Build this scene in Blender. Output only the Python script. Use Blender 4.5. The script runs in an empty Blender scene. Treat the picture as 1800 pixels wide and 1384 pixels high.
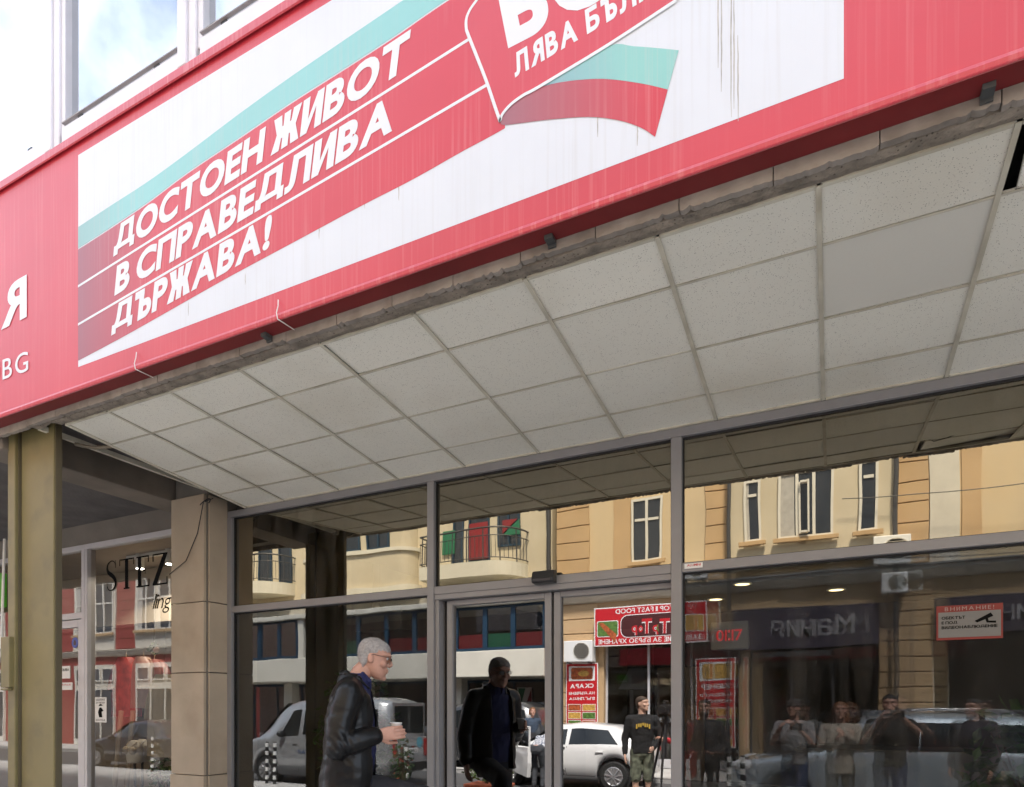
import bpy, bmesh, math, random
from mathutils import Vector, Matrix, noise as mnoise
random.seed(7)
SC = bpy.context.scene
COL = SC.collection
R = math.radians

# ------------------------------------------------------------------ camera, sky, sun, exposure
EYE = 1.8                      # camera height above the road
FPX, HORIZ = 1150.0, 1245.0    # focal length and horizon row for a 1800 px wide frame
YAW = R(26.05)
CS, SN = math.cos(YAW), math.sin(YAW)
cam = bpy.data.cameras.new('camera')
cam_o = bpy.data.objects.new('camera', cam); COL.objects.link(cam_o)
cam_o.location = (0, 0, EYE)
cam_o.rotation_euler = (R(90), 0, YAW)
cam.sensor_width = 36.0
cam.lens = FPX / 1800 * 36.0
cam.shift_y = (HORIZ - 692) / 1800
cam.clip_start, cam.clip_end = 0.05, 2000
SC.camera = cam_o

SUN_EL, SUN_AZ = R(60), R(24)   # azimuth clockwise from +Y
world = bpy.data.worlds.new('World'); SC.world = world; world.use_nodes = True
wn, wl = world.node_tree.nodes, world.node_tree.links
wn.clear()
w_out = wn.new('ShaderNodeOutputWorld'); w_bg = wn.new('ShaderNodeBackground')
sky = wn.new('ShaderNodeTexSky'); sky.sky_type = 'NISHITA'; sky.sun_disc = False
sky.sun_elevation = SUN_EL; sky.sun_rotation = SUN_AZ; sky.air_density = 1.0; sky.dust_density = 2.0
w_tc = wn.new('ShaderNodeTexCoord')
w_n = wn.new('ShaderNodeTexNoise'); w_n.inputs['Scale'].default_value = 2.6; w_n.inputs['Detail'].default_value = 7; w_n.inputs['Roughness'].default_value = 0.55
w_r = wn.new('ShaderNodeValToRGB'); w_r.color_ramp.elements[0].position = 0.36; w_r.color_ramp.elements[1].position = 0.62
w_mix = wn.new('ShaderNodeMixRGB'); w_mix.inputs['Color2'].default_value = (9.2, 10.2, 11.8, 1)
wl.new(w_tc.outputs['Generated'], w_n.inputs['Vector']); wl.new(w_n.outputs['Fac'], w_r.inputs['Fac'])
wl.new(w_r.outputs['Color'], w_mix.inputs['Fac']); wl.new(sky.outputs['Color'], w_mix.inputs['Color1'])
wl.new(w_mix.outputs['Color'], w_bg.inputs['Color']); w_bg.inputs['Strength'].default_value = 0.09
wl.new(w_bg.outputs['Background'], w_out.inputs['Surface'])

sun = bpy.data.lights.new('sun', 'SUN'); sun.energy = 4.0; sun.angle = R(9); sun.color = (1.0, 0.96, 0.91)
sun_o = bpy.data.objects.new('sun', sun); COL.objects.link(sun_o)
sd = Vector((math.sin(SUN_AZ) * math.cos(SUN_EL), math.cos(SUN_AZ) * math.cos(SUN_EL), math.sin(SUN_EL)))
sun_o.rotation_euler = sd.to_track_quat('Z', 'Y').to_euler()
sun_o.location = (0, -10, 30)

SC.view_settings.view_transform = 'Standard'; SC.view_settings.look = 'None'
SC.view_settings.gamma = 1.0; SC.view_settings.use_curve_mapping = False
SC.view_settings.exposure = 1.9
SC.render.engine = 'CYCLES'
SC.cycles.use_denoising = True
SC.cycles.max_bounces = 10; SC.cycles.diffuse_bounces = 4; SC.cycles.glossy_bounces = 6
SC.cycles.transparent_max_bounces = 16
SC.cycles.caustics_reflective = False; SC.cycles.caustics_refractive = False

# ------------------------------------------------------------------ measuring helpers
YG = 4.25                                   # plane of the shop front glass
def ray(u):
    return (-SN * FPX + CS * (u - 900), CS * FPX + SN * (u - 900))
def at(u, v, Y):                            # a photo position on the plane at depth Y
    rx, ry = ray(u)
    return Vector((rx / ry * Y, Y, EYE + (HORIZ - v) / ry * Y))
def atm(u, v, Y, yg=YG):                    # a mirrored position: the real point across the street
    p = at(u, v, 2 * yg - Y)
    return Vector((p.x, Y, p.z))

# ------------------------------------------------------------------ materials
MATS = {}
def mat(name, col, rough=0.6, metal=0.0, var=0.0, vscale=3.0, bump=0.0, bscale=60.0, streak=0.0, scol=(0.8, 0.75, 0.7),
        speck=0.0, speckscale=200.0, spec=0.5, stain=0.0, stcol=(0.1, 0.08, 0.06), stscale=1.2, coat=0.0, emit=None, stretch=(1, 1, 1), rand=0.0):
    if name in MATS: return MATS[name]
    m = bpy.data.materials.new(name); m.use_nodes = True
    n, l = m.node_tree.nodes, m.node_tree.links
    b = n['Principled BSDF']
    b.inputs['Roughness'].default_value = rough; b.inputs['Metallic'].default_value = metal
    b.inputs['Specular IOR Level'].default_value = spec
    b.inputs['Coat Weight'].default_value = coat; b.inputs['Coat Roughness'].default_value = 0.05
    g = n.new('ShaderNodeNewGeometry')
    mp = n.new('ShaderNodeMapping'); mp.inputs['Scale'].default_value = stretch
    l.new(g.outputs['Position'], mp.inputs['Vector'])
    rgb = n.new('ShaderNodeRGB'); rgb.outputs[0].default_value = (*col, 1)
    cur = rgb.outputs[0]
    def mix(fac_socket, c1, c2, blend='MIX', f=1.0):
        x = n.new('ShaderNodeMixRGB'); x.blend_type = blend; x.inputs['Fac'].default_value = f
        if fac_socket is not None: l.new(fac_socket, x.inputs['Fac'])
        l.new(c1, x.inputs['Color1'])
        if isinstance(c2, tuple): x.inputs['Color2'].default_value = (*c2, 1)
        else: l.new(c2, x.inputs['Color2'])
        return x.outputs['Color']
    def noise_(scale, detail=5, vec=None):
        t = n.new('ShaderNodeTexNoise'); t.inputs['Scale'].default_value = scale; t.inputs['Detail'].default_value = detail
        l.new(vec or mp.outputs['Vector'], t.inputs['Vector']); return t.outputs['Fac']
    def ramp(sock, p0, p1, a=0.0, bb=1.0):
        r = n.new('ShaderNodeMapRange'); l.new(sock, r.inputs['Value'])
        r.inputs['From Min'].default_value = p0; r.inputs['From Max'].default_value = p1
        r.inputs['To Min'].default_value = a; r.inputs['To Max'].default_value = bb
        return r.outputs['Result']
    if var > 0:
        f = ramp(noise_(vscale), 0.25, 0.75, 1 - var, 1 + var)
        hs = n.new('ShaderNodeHueSaturation'); l.new(cur, hs.inputs['Color']); l.new(f, hs.inputs['Value']); cur = hs.outputs['Color']
    if rand > 0:
        oi = n.new('ShaderNodeObjectInfo'); hs = n.new('ShaderNodeHueSaturation'); l.new(cur, hs.inputs['Color']); l.new(ramp(oi.outputs['Random'], 0, 1, 1 - rand, 1 + rand), hs.inputs['Value']); cur = hs.outputs['Color']
    if stain > 0:
        f = ramp(noise_(stscale, 8), 0.5, 0.78, 0, stain); cur = mix(f, cur, stcol)
    if streak > 0:
        sm = n.new('ShaderNodeMapping'); sm.inputs['Scale'].default_value = (60, 60, 0.9)
        l.new(g.outputs['Position'], sm.inputs['Vector'])
        f1 = noise_(1.0, 4, sm.outputs['Vector']); f2 = noise_(1.3, 3)
        mul = n.new('ShaderNodeMath'); mul.operation = 'MULTIPLY'
        l.new(ramp(f1, 0.5, 0.8), mul.inputs[0]); l.new(ramp(f2, 0.35, 0.65, 0, streak), mul.inputs[1])
        cur = mix(mul.outputs[0], cur, scol)
    if speck > 0:
        v = n.new('ShaderNodeTexVoronoi'); v.inputs['Scale'].default_value = speckscale
        l.new(mp.outputs['Vector'], v.inputs['Vector'])
        f = ramp(v.outputs['Distance'], 0.16, 0.27, speck, 0)
        f2 = ramp(noise_(speckscale * 0.35, 2), 0.42, 0.58, 0, 1)
        mul = n.new('ShaderNodeMath'); mul.operation = 'MULTIPLY'; l.new(f, mul.inputs[0]); l.new(f2, mul.inputs[1])
        cur = mix(mul.outputs[0], cur, (col[0] * 0.25, col[1] * 0.23, col[2] * 0.2))
    l.new(cur, b.inputs['Base Color'])
    if bump > 0:
        bp = n.new('ShaderNodeBump'); bp.inputs['Strength'].default_value = bump; bp.inputs['Distance'].default_value = 0.01
        l.new(noise_(bscale, 4), bp.inputs['Height']); l.new(bp.outputs['Normal'], b.inputs['Normal'])
    if emit:
        b.inputs['Emission Color'].default_value = (*emit[0], 1); b.inputs['Emission Strength'].default_value = emit[1]
    MATS[name] = m
    return m

def glass(name, refl, tint, trans, wave=0.0, dirt=0.0):
    """coated glazing: part mirror, part clear"""
    m = bpy.data.materials.new(name); m.use_nodes = True
    n, l = m.node_tree.nodes, m.node_tree.links; n.clear()
    o = n.new('ShaderNodeOutputMaterial'); mx = n.new('ShaderNodeMixShader')
    gl = n.new('ShaderNodeBsdfGlossy'); gl.inputs['Roughness'].default_value = 0.0; gl.inputs['Color'].default_value = (*tint, 1)
    tr = n.new('ShaderNodeBsdfTransparent'); tr.inputs['Color'].default_value = (*trans, 1)
    lw = n.new('ShaderNodeFresnel'); lw.inputs['IOR'].default_value = 1.5
    mr = n.new('ShaderNodeMapRange'); l.new(lw.outputs[0], mr.inputs['Value'])
    mr.inputs['From Min'].default_value = 0.04; mr.inputs['To Min'].default_value = refl; mr.inputs['To Max'].default_value = 1.0
    l.new(mr.outputs[0], mx.inputs['Fac']); l.new(tr.outputs[0], mx.inputs[1]); l.new(gl.outputs[0], mx.inputs[2])
    g = n.new('ShaderNodeNewGeometry')
    if wave > 0:
        t = n.new('ShaderNodeTexNoise'); t.inputs['Scale'].default_value = 1.7; t.inputs['Detail'].default_value = 1
        l.new(g.outputs['Position'], t.inputs['Vector'])
        bp = n.new('ShaderNodeBump'); bp.inputs['Strength'].default_value = wave; bp.inputs['Distance'].default_value = 0.02
        l.new(t.outputs['Fac'], bp.inputs['Height']); l.new(bp.outputs[0], gl.inputs['Normal'])
    last = mx.outputs[0]
    if dirt > 0:
        d = n.new('ShaderNodeBsdfDiffuse'); d.inputs['Color'].default_value = (0.6, 0.57, 0.52, 1)
        mp = n.new('ShaderNodeMapping'); mp.inputs['Scale'].default_value = (7, 7, 1.2); l.new(g.outputs['Position'], mp.inputs['Vector'])
        t = n.new('ShaderNodeTexNoise'); t.inputs['Scale'].default_value = 1.0; t.inputs['Detail'].default_value = 9; t.inputs['Roughness'].default_value = 0.7
        l.new(mp.outputs[0], t.inputs['Vector'])
        r2 = n.new('ShaderNodeMapRange'); l.new(t.outputs['Fac'], r2.inputs['Value'])
        r2.inputs['From Min'].default_value = 0.4; r2.inputs['From Max'].default_value = 0.8; r2.inputs['To Max'].default_value = dirt
        m2 = n.new('ShaderNodeMixShader'); l.new(r2.outputs[0], m2.inputs['Fac']); l.new(last, m2.inputs[1]); l.new(d.outputs[0], m2.inputs[2])
        last = m2.outputs[0]
    l.new(last, o.inputs['Surface'])
    MATS[name] = m
    return m

# ------------------------------------------------------------------ mesh builder
class MB:
    def __init__(s): s.v = []; s.f = []
    def add(s, vs, fs):
        k = len(s.v); s.v += [tuple(x) for x in vs]; s.f += [tuple(i + k for i in q) for q in fs]; return s
    def box(s, x0, x1, y0, y1, z0, z1):
        return s.add([(x0, y0, z0), (x1, y0, z0), (x1, y1, z0), (x0, y1, z0), (x0, y0, z1), (x1, y0, z1), (x1, y1, z1), (x0, y1, z1)],
                     [(0, 3, 2, 1), (4, 5, 6, 7), (0, 1, 5, 4), (1, 2, 6, 5), (2, 3, 7, 6), (3, 0, 4, 7)])
    def prism(s, pts, off):                 # closed polygon swept by a vector
        n = len(pts); off = Vector(off); a = [Vector(p) for p in pts]
        return s.add(a + [p + off for p in a], [tuple(range(n - 1, -1, -1)), tuple(range(n, 2 * n))] + [(i, (i + 1) % n, n + (i + 1) % n, n + i) for i in range(n)])
    def poly(s, pts): return s.add(pts, [tuple(range(len(pts)))])
    def cyl(s, p0, p1, r0, r1=None, n=12, cap=True):
        p0, p1 = Vector(p0), Vector(p1); r1 = r0 if r1 is None else r1
        d = (p1 - p0).normalized(); a = d.orthogonal().normalized(); b = d.cross(a)
        vs = []
        for p, r in ((p0, r0), (p1, r1)):
            for i in range(n):
                t = 2 * math.pi * i / n; vs.append(p + (a * math.cos(t) + b * math.sin(t)) * r)
        fs = [(i, (i + 1) % n, n + (i + 1) % n, n + i) for i in range(n)]
        if cap: fs += [tuple(range(n - 1, -1, -1)), tuple(range(n, 2 * n))]
        return s.add(vs, fs)
    def tube(s, pts, r, n=8):
        pts = [Vector(p) for p in pts]; rs = r if isinstance(r, (list, tuple)) else [r] * len(pts)
        vs, fs = [], []; a = None
        for i, p in enumerate(pts):
            d = (pts[min(i + 1, len(pts) - 1)] - pts[max(i - 1, 0)]).normalized()
            a = d.orthogonal().normalized() if a is None else (a - d * a.dot(d)).normalized()
            b = d.cross(a)
            for k in range(n):
                t = 2 * math.pi * k / n; vs.append(p + (a * math.cos(t) + b * math.sin(t)) * rs[i])
        for i in range(len(pts) - 1):
            for k in range(n): fs.append((i * n + k, i * n + (k + 1) % n, (i + 1) * n + (k + 1) % n, (i + 1) * n + k))
        fs += [tuple(range(n - 1, -1, -1)), tuple(range((len(pts) - 1) * n, len(pts) * n))]
        return s.add(vs, fs)
    def lathe(s, prof, c=(0, 0, 0), axis='Z', n=24):
        vs, fs = [], []; c = Vector(c)
        for r, h in prof:
            for k in range(n):
                t = 2 * math.pi * k / n; x, y = r * math.cos(t), r * math.sin(t)
                vs.append(c + (Vector((x, y, h)) if axis == 'Z' else Vector((x, h, y)) if axis == 'Y' else Vector((h, x, y))))
        for i in range(len(prof) - 1):
            for k in range(n): fs.append((i * n + k, i * n + (k + 1) % n, (i + 1) * n + (k + 1) % n, (i + 1) * n + k))
        fs += [tuple(range(n - 1, -1, -1)), tuple(range((len(prof) - 1) * n, len(prof) * n))]
        return s.add(vs, fs)
    def ball(s, c, r, sc=(1, 1, 1), n=12, m=8, rot=None):
        c = Vector(c); vs, fs = [], []
        for i in range(m + 1):
            ph = math.pi * i / m
            for k in range(n):
                t = 2 * math.pi * k / n
                p = Vector((math.sin(ph) * math.cos(t) * sc[0], math.sin(ph) * math.sin(t) * sc[1], math.cos(ph) * sc[2])) * r
                vs.append(c + (rot @ p if rot else p))
        for i in range(m):
            for k in range(n): fs.append((i * n + k, (i + 1) * n + k, (i + 1) * n + (k + 1) % n, i * n + (k + 1) % n))
        return s.add(vs, fs)
    def mesh(s, name, off=None, fix=True):
        me = bpy.data.meshes.new(name)
        vs = s.v if off is None else [(x - off[0], y - off[1], z - off[2]) for x, y, z in s.v]
        me.from_pydata(vs, [], s.f); me.update()
        if fix:
            bm = bmesh.new(); bm.from_mesh(me); bmesh.ops.recalc_face_normals(bm, faces=bm.faces); bm.to_mesh(me); bm.free()
        return me
    def build(s, name, m, parent=None, bevel=0.0, smooth=False, world=True, fix=True):
        o = None
        off = root_loc(parent) if (parent and world) else None
        me = s.mesh(name, off, fix)
        me.materials.append(m)
        if smooth:
            for p in me.polygons: p.use_smooth = True
        o = bpy.data.objects.new(name, me); COL.objects.link(o)
        if parent: o.parent = parent
        if bevel > 0:
            b = o.modifiers.new('bevel', 'BEVEL'); b.width = bevel; b.segments = 2; b.limit_method = 'ANGLE'; b.angle_limit = R(40)
        return o
def root_loc(o):
    while o.parent: o = o.parent
    return tuple(o.location)
def thing(name, label, cat, loc=(0, 0, 0), rz=0.0, group=None):
    o = bpy.data.objects.new(name, None); COL.objects.link(o); o.empty_display_size = 0.2
    o.location = loc; o.rotation_euler = (0, 0, rz); tag(o, label, cat, group); return o
def tag(o, label=None, cat=None, group=None, kind=None):
    if label: o['label'] = label
    if cat: o['category'] = cat
    if group: o['group'] = group
    if kind: o['kind'] = kind
    return o
def struct(name, mb, m, **k):
    return tag(mb.build(name, m, **k), kind='structure')
def copy_tree(o, parent=None):
    c = o.copy(); COL.objects.link(c); c.parent = parent
    for ch in [x for x in bpy.data.objects if x.parent == o]: copy_tree(ch, c)
    return c

TMP = bpy.data.scenes.new('scratch')          # only for evaluating glyphs and fused skins; removed at the end
def bake(o):
    TMP.collection.objects.link(o); vl = TMP.view_layers[0]
    with bpy.context.temp_override(scene=TMP, view_layer=vl):
        vl.update(); dg = vl.depsgraph; me = bpy.data.meshes.new_from_object(o.evaluated_get(dg))
    return me
# ------------------------------------------------------------------ lettering (built-in font, glyph by glyph)
GL = {}
LATIN = dict(zip('АВЕКМНОРСТХ', 'ABEKMHOPCTX'))
def glyph(ch, weight):
    key = (ch, weight)
    if key in GL: return GL[key]
    if ch in 'ЪЬ':
        t = 0.10 + 2 * weight; vs, fs = [], []
        def rect(a, b, c_, d):
            k = len(vs); vs.extend([(a, c_), (b, c_), (b, d), (a, d)]); fs.append((k, k + 1, k + 2, k + 3))
        rect(0, t, 0, 0.72 - t); rect(-0.17 if ch == 'Ъ' else 0, t, 0.72 - t, 0.72)
        H, x1 = 0.46, 0.26; r = H / 2; k = len(vs); n = 14
        out = [(t, H)] + [(x1 + r * math.sin(math.pi * i / n), r + r * math.cos(math.pi * i / n)) for i in range(n + 1)] + [(t, 0)]
        q = max(r - t * 0.92, 0.03); inn = [(t, r + q)] + [(x1 + q * math.sin(math.pi * i / n), r + q * math.cos(math.pi * i / n)) for i in range(n + 1)] + [(t, r - q)]
        vs.extend(out + inn); L = len(out)
        fs.extend([(k + i + 1, k + i, k + L + i, k + L + i + 1) for i in range(L - 1)])
        GL[key] = (vs, fs); return GL[key]
    if ch in 'ИЖ':
        t = 0.10 + 2.1 * weight
        if ch == 'И':
            W_ = 0.40 + 2 * weight + t * .5; d_ = t * 1.35
            vs = [(0, 0), (t, 0), (t, .72), (0, .72), (W_ - t, 0), (W_, 0), (W_, .72), (W_ - t, .72), (t, .02), (W_ - t, .70 - d_), (W_ - t, .70), (t, .02 + d_)]; fs = [(0, 1, 2, 3), (4, 5, 6, 7), (8, 9, 10, 11)]
        else:
            W_ = 0.72 + 2 * weight; c_ = W_ / 2; h_ = t / 2; vs = [(c_ - h_, 0), (c_ + h_, 0), (c_ + h_, .72), (c_ - h_, .72)]; fs = [(0, 1, 2, 3)]
            for sx_ in (1, -1):
                for up in (1, -1):
                    k = len(vs); P = [(0, .36), (t * 1.25, .36), (c_ - h_ - .035, .12), (c_ - h_, .12), (c_ - h_, 0), (c_ - h_ - t * .95, 0)]
                    vs.extend([(c_ + sx_ * (c_ - x), .36 + up * y) for x, y in P]); q = tuple(range(k, k + 6)); fs.append(q if sx_ * up > 0 else tuple(reversed(q)))
        GL[key] = (vs, fs); return GL[key]
    if ch == 'Я':
        vs, fs = glyph('R', weight); GL[key] = ([(-x, y) for x, y in vs], [tuple(reversed(f)) for f in fs]); return GL[key]
    if ch in LATIN: GL[key] = glyph(LATIN[ch], weight); return GL[key]
    c = bpy.data.curves.new('glyph', 'FONT'); c.body = ch; c.dimensions = '2D'; c.fill_mode = 'FRONT'; c.offset = weight; c.resolution_u = 5
    o = bpy.data.objects.new('glyph', c)
    me = bake(o)
    vs = [(v.co.x, v.co.y) for v in me.vertices]; fs = [tuple(p.vertices) for p in me.polygons]
    bpy.data.objects.remove(o); bpy.data.curves.remove(c); bpy.data.meshes.remove(me)
    GL[key] = (vs, fs); return GL[key]
def text(mb, body, p0, ex, ey, weight=0.0, fit=True, gap=0.10, shear=0.0, space=0.35, squash=1.0, desc=False):
    """write body from p0; ex = vector of the whole line's length, ey = vector of the cap height"""
    p0, ex, ey = Vector(p0), Vector(ex), Vector(ey)
    cells = []; x = 0.0
    cap = 0.72
    for ch in body:
        if ch == ' ': x += space; continue
        vs, fs = glyph(ch, weight)
        if not vs: continue
        x0, x1 = min(v[0] for v in vs), max(v[0] for v in vs); y0, y1 = min(v[1] for v in vs), max(v[1] for v in vs)
        if fit: sy = lambda y, a=y0, b=y1: (y - a) / (b - a)
        else: sy = lambda y: y / cap
        w = (x1 - x0) / cap * squash
        cells.append(([(x + (q[0] - x0) / cap * squash, sy(q[1])) for q in vs], fs)); x += w + gap
    L = x - gap
    d = ex / L
    for vs, fs in cells:
        mb.add([p0 + d * vx + ey * vy + ex.normalized() * (shear * vy * ey.length) for vx, vy in vs], fs)
    return mb
# ------------------------------------------------------------------ material palette
M_asphalt = mat('asphalt', (0.075, 0.075, 0.078), 0.85, var=0.2, vscale=1.5, bump=0.4, bscale=180, stain=0.4, stcol=(0.04, 0.04, 0.04), stscale=0.5)
M_pave = mat('paving', (0.48, 0.465, 0.44), 0.8, var=0.14, vscale=2, bump=0.3, bscale=120, stain=0.4, stcol=(0.2, 0.18, 0.16))
M_kerb = mat('kerb_granite', (0.38, 0.37, 0.36), 0.75, var=0.15, vscale=8, bump=0.3)
M_tile = mat('ceiling_tile', (0.85, 0.83, 0.735), 0.9, rand=0.05, var=0.05, vscale=0.9, speck=0.8, speckscale=120, bump=0.15, bscale=150, stain=0.45, stcol=(0.58, 0.51, 0.38), stscale=1.1)
M_tile_plain = mat('ceiling_tile_plain', (0.74, 0.72, 0.645), 0.85, var=0.03, vscale=1.2, speck=0.12, speckscale=220)
M_tbar = mat('ceiling_grid_paint', (0.60, 0.565, 0.46), 0.55, var=0.2, vscale=6, stain=0.5, stcol=(0.35, 0.30, 0.2), stscale=5)
M_alu = mat('grey_aluminium', (0.255, 0.25, 0.255), 0.42, var=0.06, vscale=4, stain=0.25, stcol=(0.25, 0.23, 0.22), stscale=6)
M_alu_lt = mat('pale_aluminium', (0.56, 0.55, 0.56), 0.4, var=0.05, vscale=4, stain=0.25, stcol=(0.4, 0.38, 0.36), stscale=5)
M_win_lt = mat('white_window_paint', (0.74, 0.73, 0.78), 0.4, var=0.05, vscale=5, stain=0.25, stcol=(0.5, 0.46, 0.42), stscale=4)
M_rubber = mat('black_rubber', (0.015, 0.015, 0.016), 0.6)
M_conc = mat('rough_concrete', (0.24, 0.205, 0.165), 0.95, var=0.4, vscale=14, bump=1.0, bscale=45, speck=0.9, speckscale=60)
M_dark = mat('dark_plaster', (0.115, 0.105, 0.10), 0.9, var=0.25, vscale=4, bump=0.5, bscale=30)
M_plaster = mat('grey_plaster', (0.20, 0.18, 0.155), 0.9, var=0.15, vscale=3, bump=0.3, bscale=40)
M_brown = mat('brown_plaster', (0.22, 0.185, 0.15), 0.85, var=0.2, vscale=4, stain=0.5, stcol=(0.1, 0.085, 0.07))
M_stone = mat('limestone', (0.47, 0.385, 0.285), 0.75, var=0.14, vscale=2.5, bump=0.15, bscale=60, stain=0.5, stcol=(0.30, 0.21, 0.13), stscale=2.2)
M_fascia = mat('pale_stone', (0.31, 0.275, 0.24), 0.8, var=0.22, vscale=9, stain=0.7, stcol=(0.15, 0.12, 0.095), stscale=7)
M_olive = mat('olive_paint', (0.185, 0.152, 0.062), 0.55, var=0.14, vscale=3, stain=0.55, stcol=(0.08, 0.065, 0.04), stscale=4.5)
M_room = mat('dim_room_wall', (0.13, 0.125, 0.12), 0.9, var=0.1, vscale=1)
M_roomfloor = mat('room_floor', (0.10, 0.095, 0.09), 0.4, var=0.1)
M_shop = mat('shop_wall', (0.55, 0.47, 0.38), 0.9, var=0.06)
M_wood = mat('pale_wood', (0.5, 0.36, 0.22), 0.6, var=0.15, vscale=10)
M_white = mat('white_plastic', (0.8, 0.8, 0.78), 0.4, var=0.03)
M_black = mat('black_plastic', (0.02, 0.02, 0.022), 0.35)
M_ink = mat('black_ink', (0.006, 0.006, 0.006), 0.9, spec=0.1)
M_sred = mat('sign_red', (0.585, 0.042, 0.070), 0.38, var=0.06, vscale=1.5, streak=0.20, scol=(0.80, 0.42, 0.42), spec=0.6, bump=.10, bscale=5)
M_sred_lip = mat('sign_red_lip', (0.56, 0.055, 0.08), 0.3, streak=0.3, scol=(0.85, 0.55, 0.55))
M_swhite = mat('sign_white', (0.69, 0.73, 0.80), 0.4, streak=0.30, scol=(0.50, 0.48, 0.46), var=0.03, bump=.10, bscale=5)
M_sgreen = mat('sign_green', (0.30, 0.66, 0.61), 0.4, streak=0.25, scol=(0.55, 0.65, 0.6), var=0.04)
M_sline = mat('sign_letter_white', (0.74, 0.77, 0.82), 0.4, streak=0.15, scol=(0.62, 0.60, 0.58))
M_lav = mat('sign_lavender', (0.64, 0.66, 0.80), 0.4, var=0.03)
def print_gradient(name, c0, c1, x0, x1, base=None):
    m = mat(name, c1, 0.38, streak=0.35, scol=(0.82, 0.55, 0.55), var=0.04)
    n, l = m.node_tree.nodes, m.node_tree.links
    b = n['Principled BSDF']; src = b.inputs['Base Color'].links[0].from_socket
    g = n.new('ShaderNodeNewGeometry'); sp = n.new('ShaderNodeSeparateXYZ'); l.new(g.outputs['Position'], sp.inputs[0])
    r = n.new('ShaderNodeMapRange'); l.new(sp.outputs['X'], r.inputs['Value'])
    r.inputs['From Min'].default_value = x0; r.inputs['From Max'].default_value = x1; r.inputs['To Min'].default_value = 1; r.inputs['To Max'].default_value = 0
    mx = n.new('ShaderNodeMixRGB'); l.new(r.outputs[0], mx.inputs['Fac']); l.new(src, mx.inputs['Color1']); mx.inputs['Color2'].default_value = (*c0, 1)
    l.new(mx.outputs[0], b.inputs['Base Color']); return m
M_band = print_gradient('sign_band_print', (0.32, 0.10, 0.14), (0.585, 0.042, 0.070), -4.30, -3.55)
M_greenband = print_gradient('sign_green_print', (0.26, 0.46, 0.47), (0.26, 0.57, 0.58), -4.30, -3.8)
M_rib_r = print_gradient('ribbon_red_print', (0.33, 0.13, 0.17), (0.60, 0.04, 0.065), -1.28, -0.62)
M_rib_g = print_gradient('ribbon_green_print', (0.25, 0.42, 0.50), (0.26, 0.57, 0.54), -1.12, -0.72)

G_top = glass('bronze_transom_glass', 0.275, (0.98, 0.88, 0.68), (0.30, 0.27, 0.2), wave=0.05, dirt=0.10)
G_door = glass('door_glass', 0.30, (0.95, 0.93, 0.90), (0.35, 0.35, 0.34), wave=0.02, dirt=0.0)
G_left = glass('left_pane_glass', 0.15, (0.93, 0.94, 0.94), (0.75, 0.78, 0.76), wave=0.05, dirt=0.04)
G_right = glass('right_pane_glass', 0.05, (0.93, 0.94, 0.95), (0.85, 0.87, 0.86), wave=0.06, dirt=0.06)
G_right2 = glass('right_pane_inner_glass', 0.032, (0.93, 0.94, 0.95), (0.75, 0.78, 0.77), wave=0.04)
G_shop = glass('boutique_glass', 0.115, (0.95, 0.95, 0.95), (0.85, 0.86, 0.85), wave=0.03)
G_sky = glass('office_window_glass', 0.62, (0.97, 0.98, 1.0), (0.3, 0.32, 0.34), wave=0.06, dirt=0.05)
G_far = glass('far_window_glass', 0.22, (0.9, 0.93, 0.95), (0.25, 0.26, 0.27))

# ------------------------------------------------------------------ ground
m = MB(); m.box(-300, 300, -6.95, -2.4, -0.4, 0.0); struct('road', m, M_asphalt)
m = MB(); m.box(-300, 300, -300, -9.0, -0.5, -0.06); struct('ground', m, M_asphalt)
m = MB(); m.box(-300, 300, -2.25, 40, -0.4, 0.13); struct('pavement_near', m, M_pave)
m = MB(); m.box(-300, 300, -9.3, -7.1, -0.4, 0.13); struct('pavement_far', m, M_pave)
for nm, y0, y1 in (('kerb_near', -2.398, -2.252), ('kerb_far', -7.098, -6.952)):
    k = MB(); k.box(-60, 60, y0, y1, -0.4, 0.10); ko = struct(nm, k, M_kerb)
    for i in range(60):
        x = -30 + i * 1.0
        q = MB(); q.box(x + 0.006, x + 0.994, y0, y1, 0.102, 0.136); q.build('kerb_stone', M_kerb, ko, bevel=0.012)

# ------------------------------------------------------------------ the building with the shop front
BX = (-3.0, 4.25, 0.0)
B = thing('office_building', 'office building with red sign, tiled canopy ceiling and grey framed glass shop front', 'building', BX)
# shells of the rooms
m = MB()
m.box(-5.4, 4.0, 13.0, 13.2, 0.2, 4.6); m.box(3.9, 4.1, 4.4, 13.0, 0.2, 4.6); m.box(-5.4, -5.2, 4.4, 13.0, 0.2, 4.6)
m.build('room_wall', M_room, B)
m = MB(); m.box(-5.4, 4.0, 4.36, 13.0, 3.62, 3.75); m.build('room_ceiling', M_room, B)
m = MB(); m.box(-5.4, 4.0, 3.0, 13.0, 0.2, 0.38); m.build('entrance_platform', M_pave, B, bevel=0.01)
m = MB(); m.box(-5.4, 4.0, 2.66, 2.998, 0.1, 0.25); m.build('entrance_step', M_pave, B, bevel=0.01)
m = MB(); m.box(-5.6, 4.2, 2.66, 4.5, 4.06, 4.3); m.build('canopy_slab', M_dark, B)
m = MB(); m.box(-45, 30, 2.80, 15, 4.3, 7.3); m.box(-45, 30, 13.3, 15, 0, 4.298); m.box(-45, -12.2, 4.7, 13.299, 0, 4.298); m.box(4.2, 30, 4.3, 13.299, 0, 4.298)
m.build('wall', M_brown, B)
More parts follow.
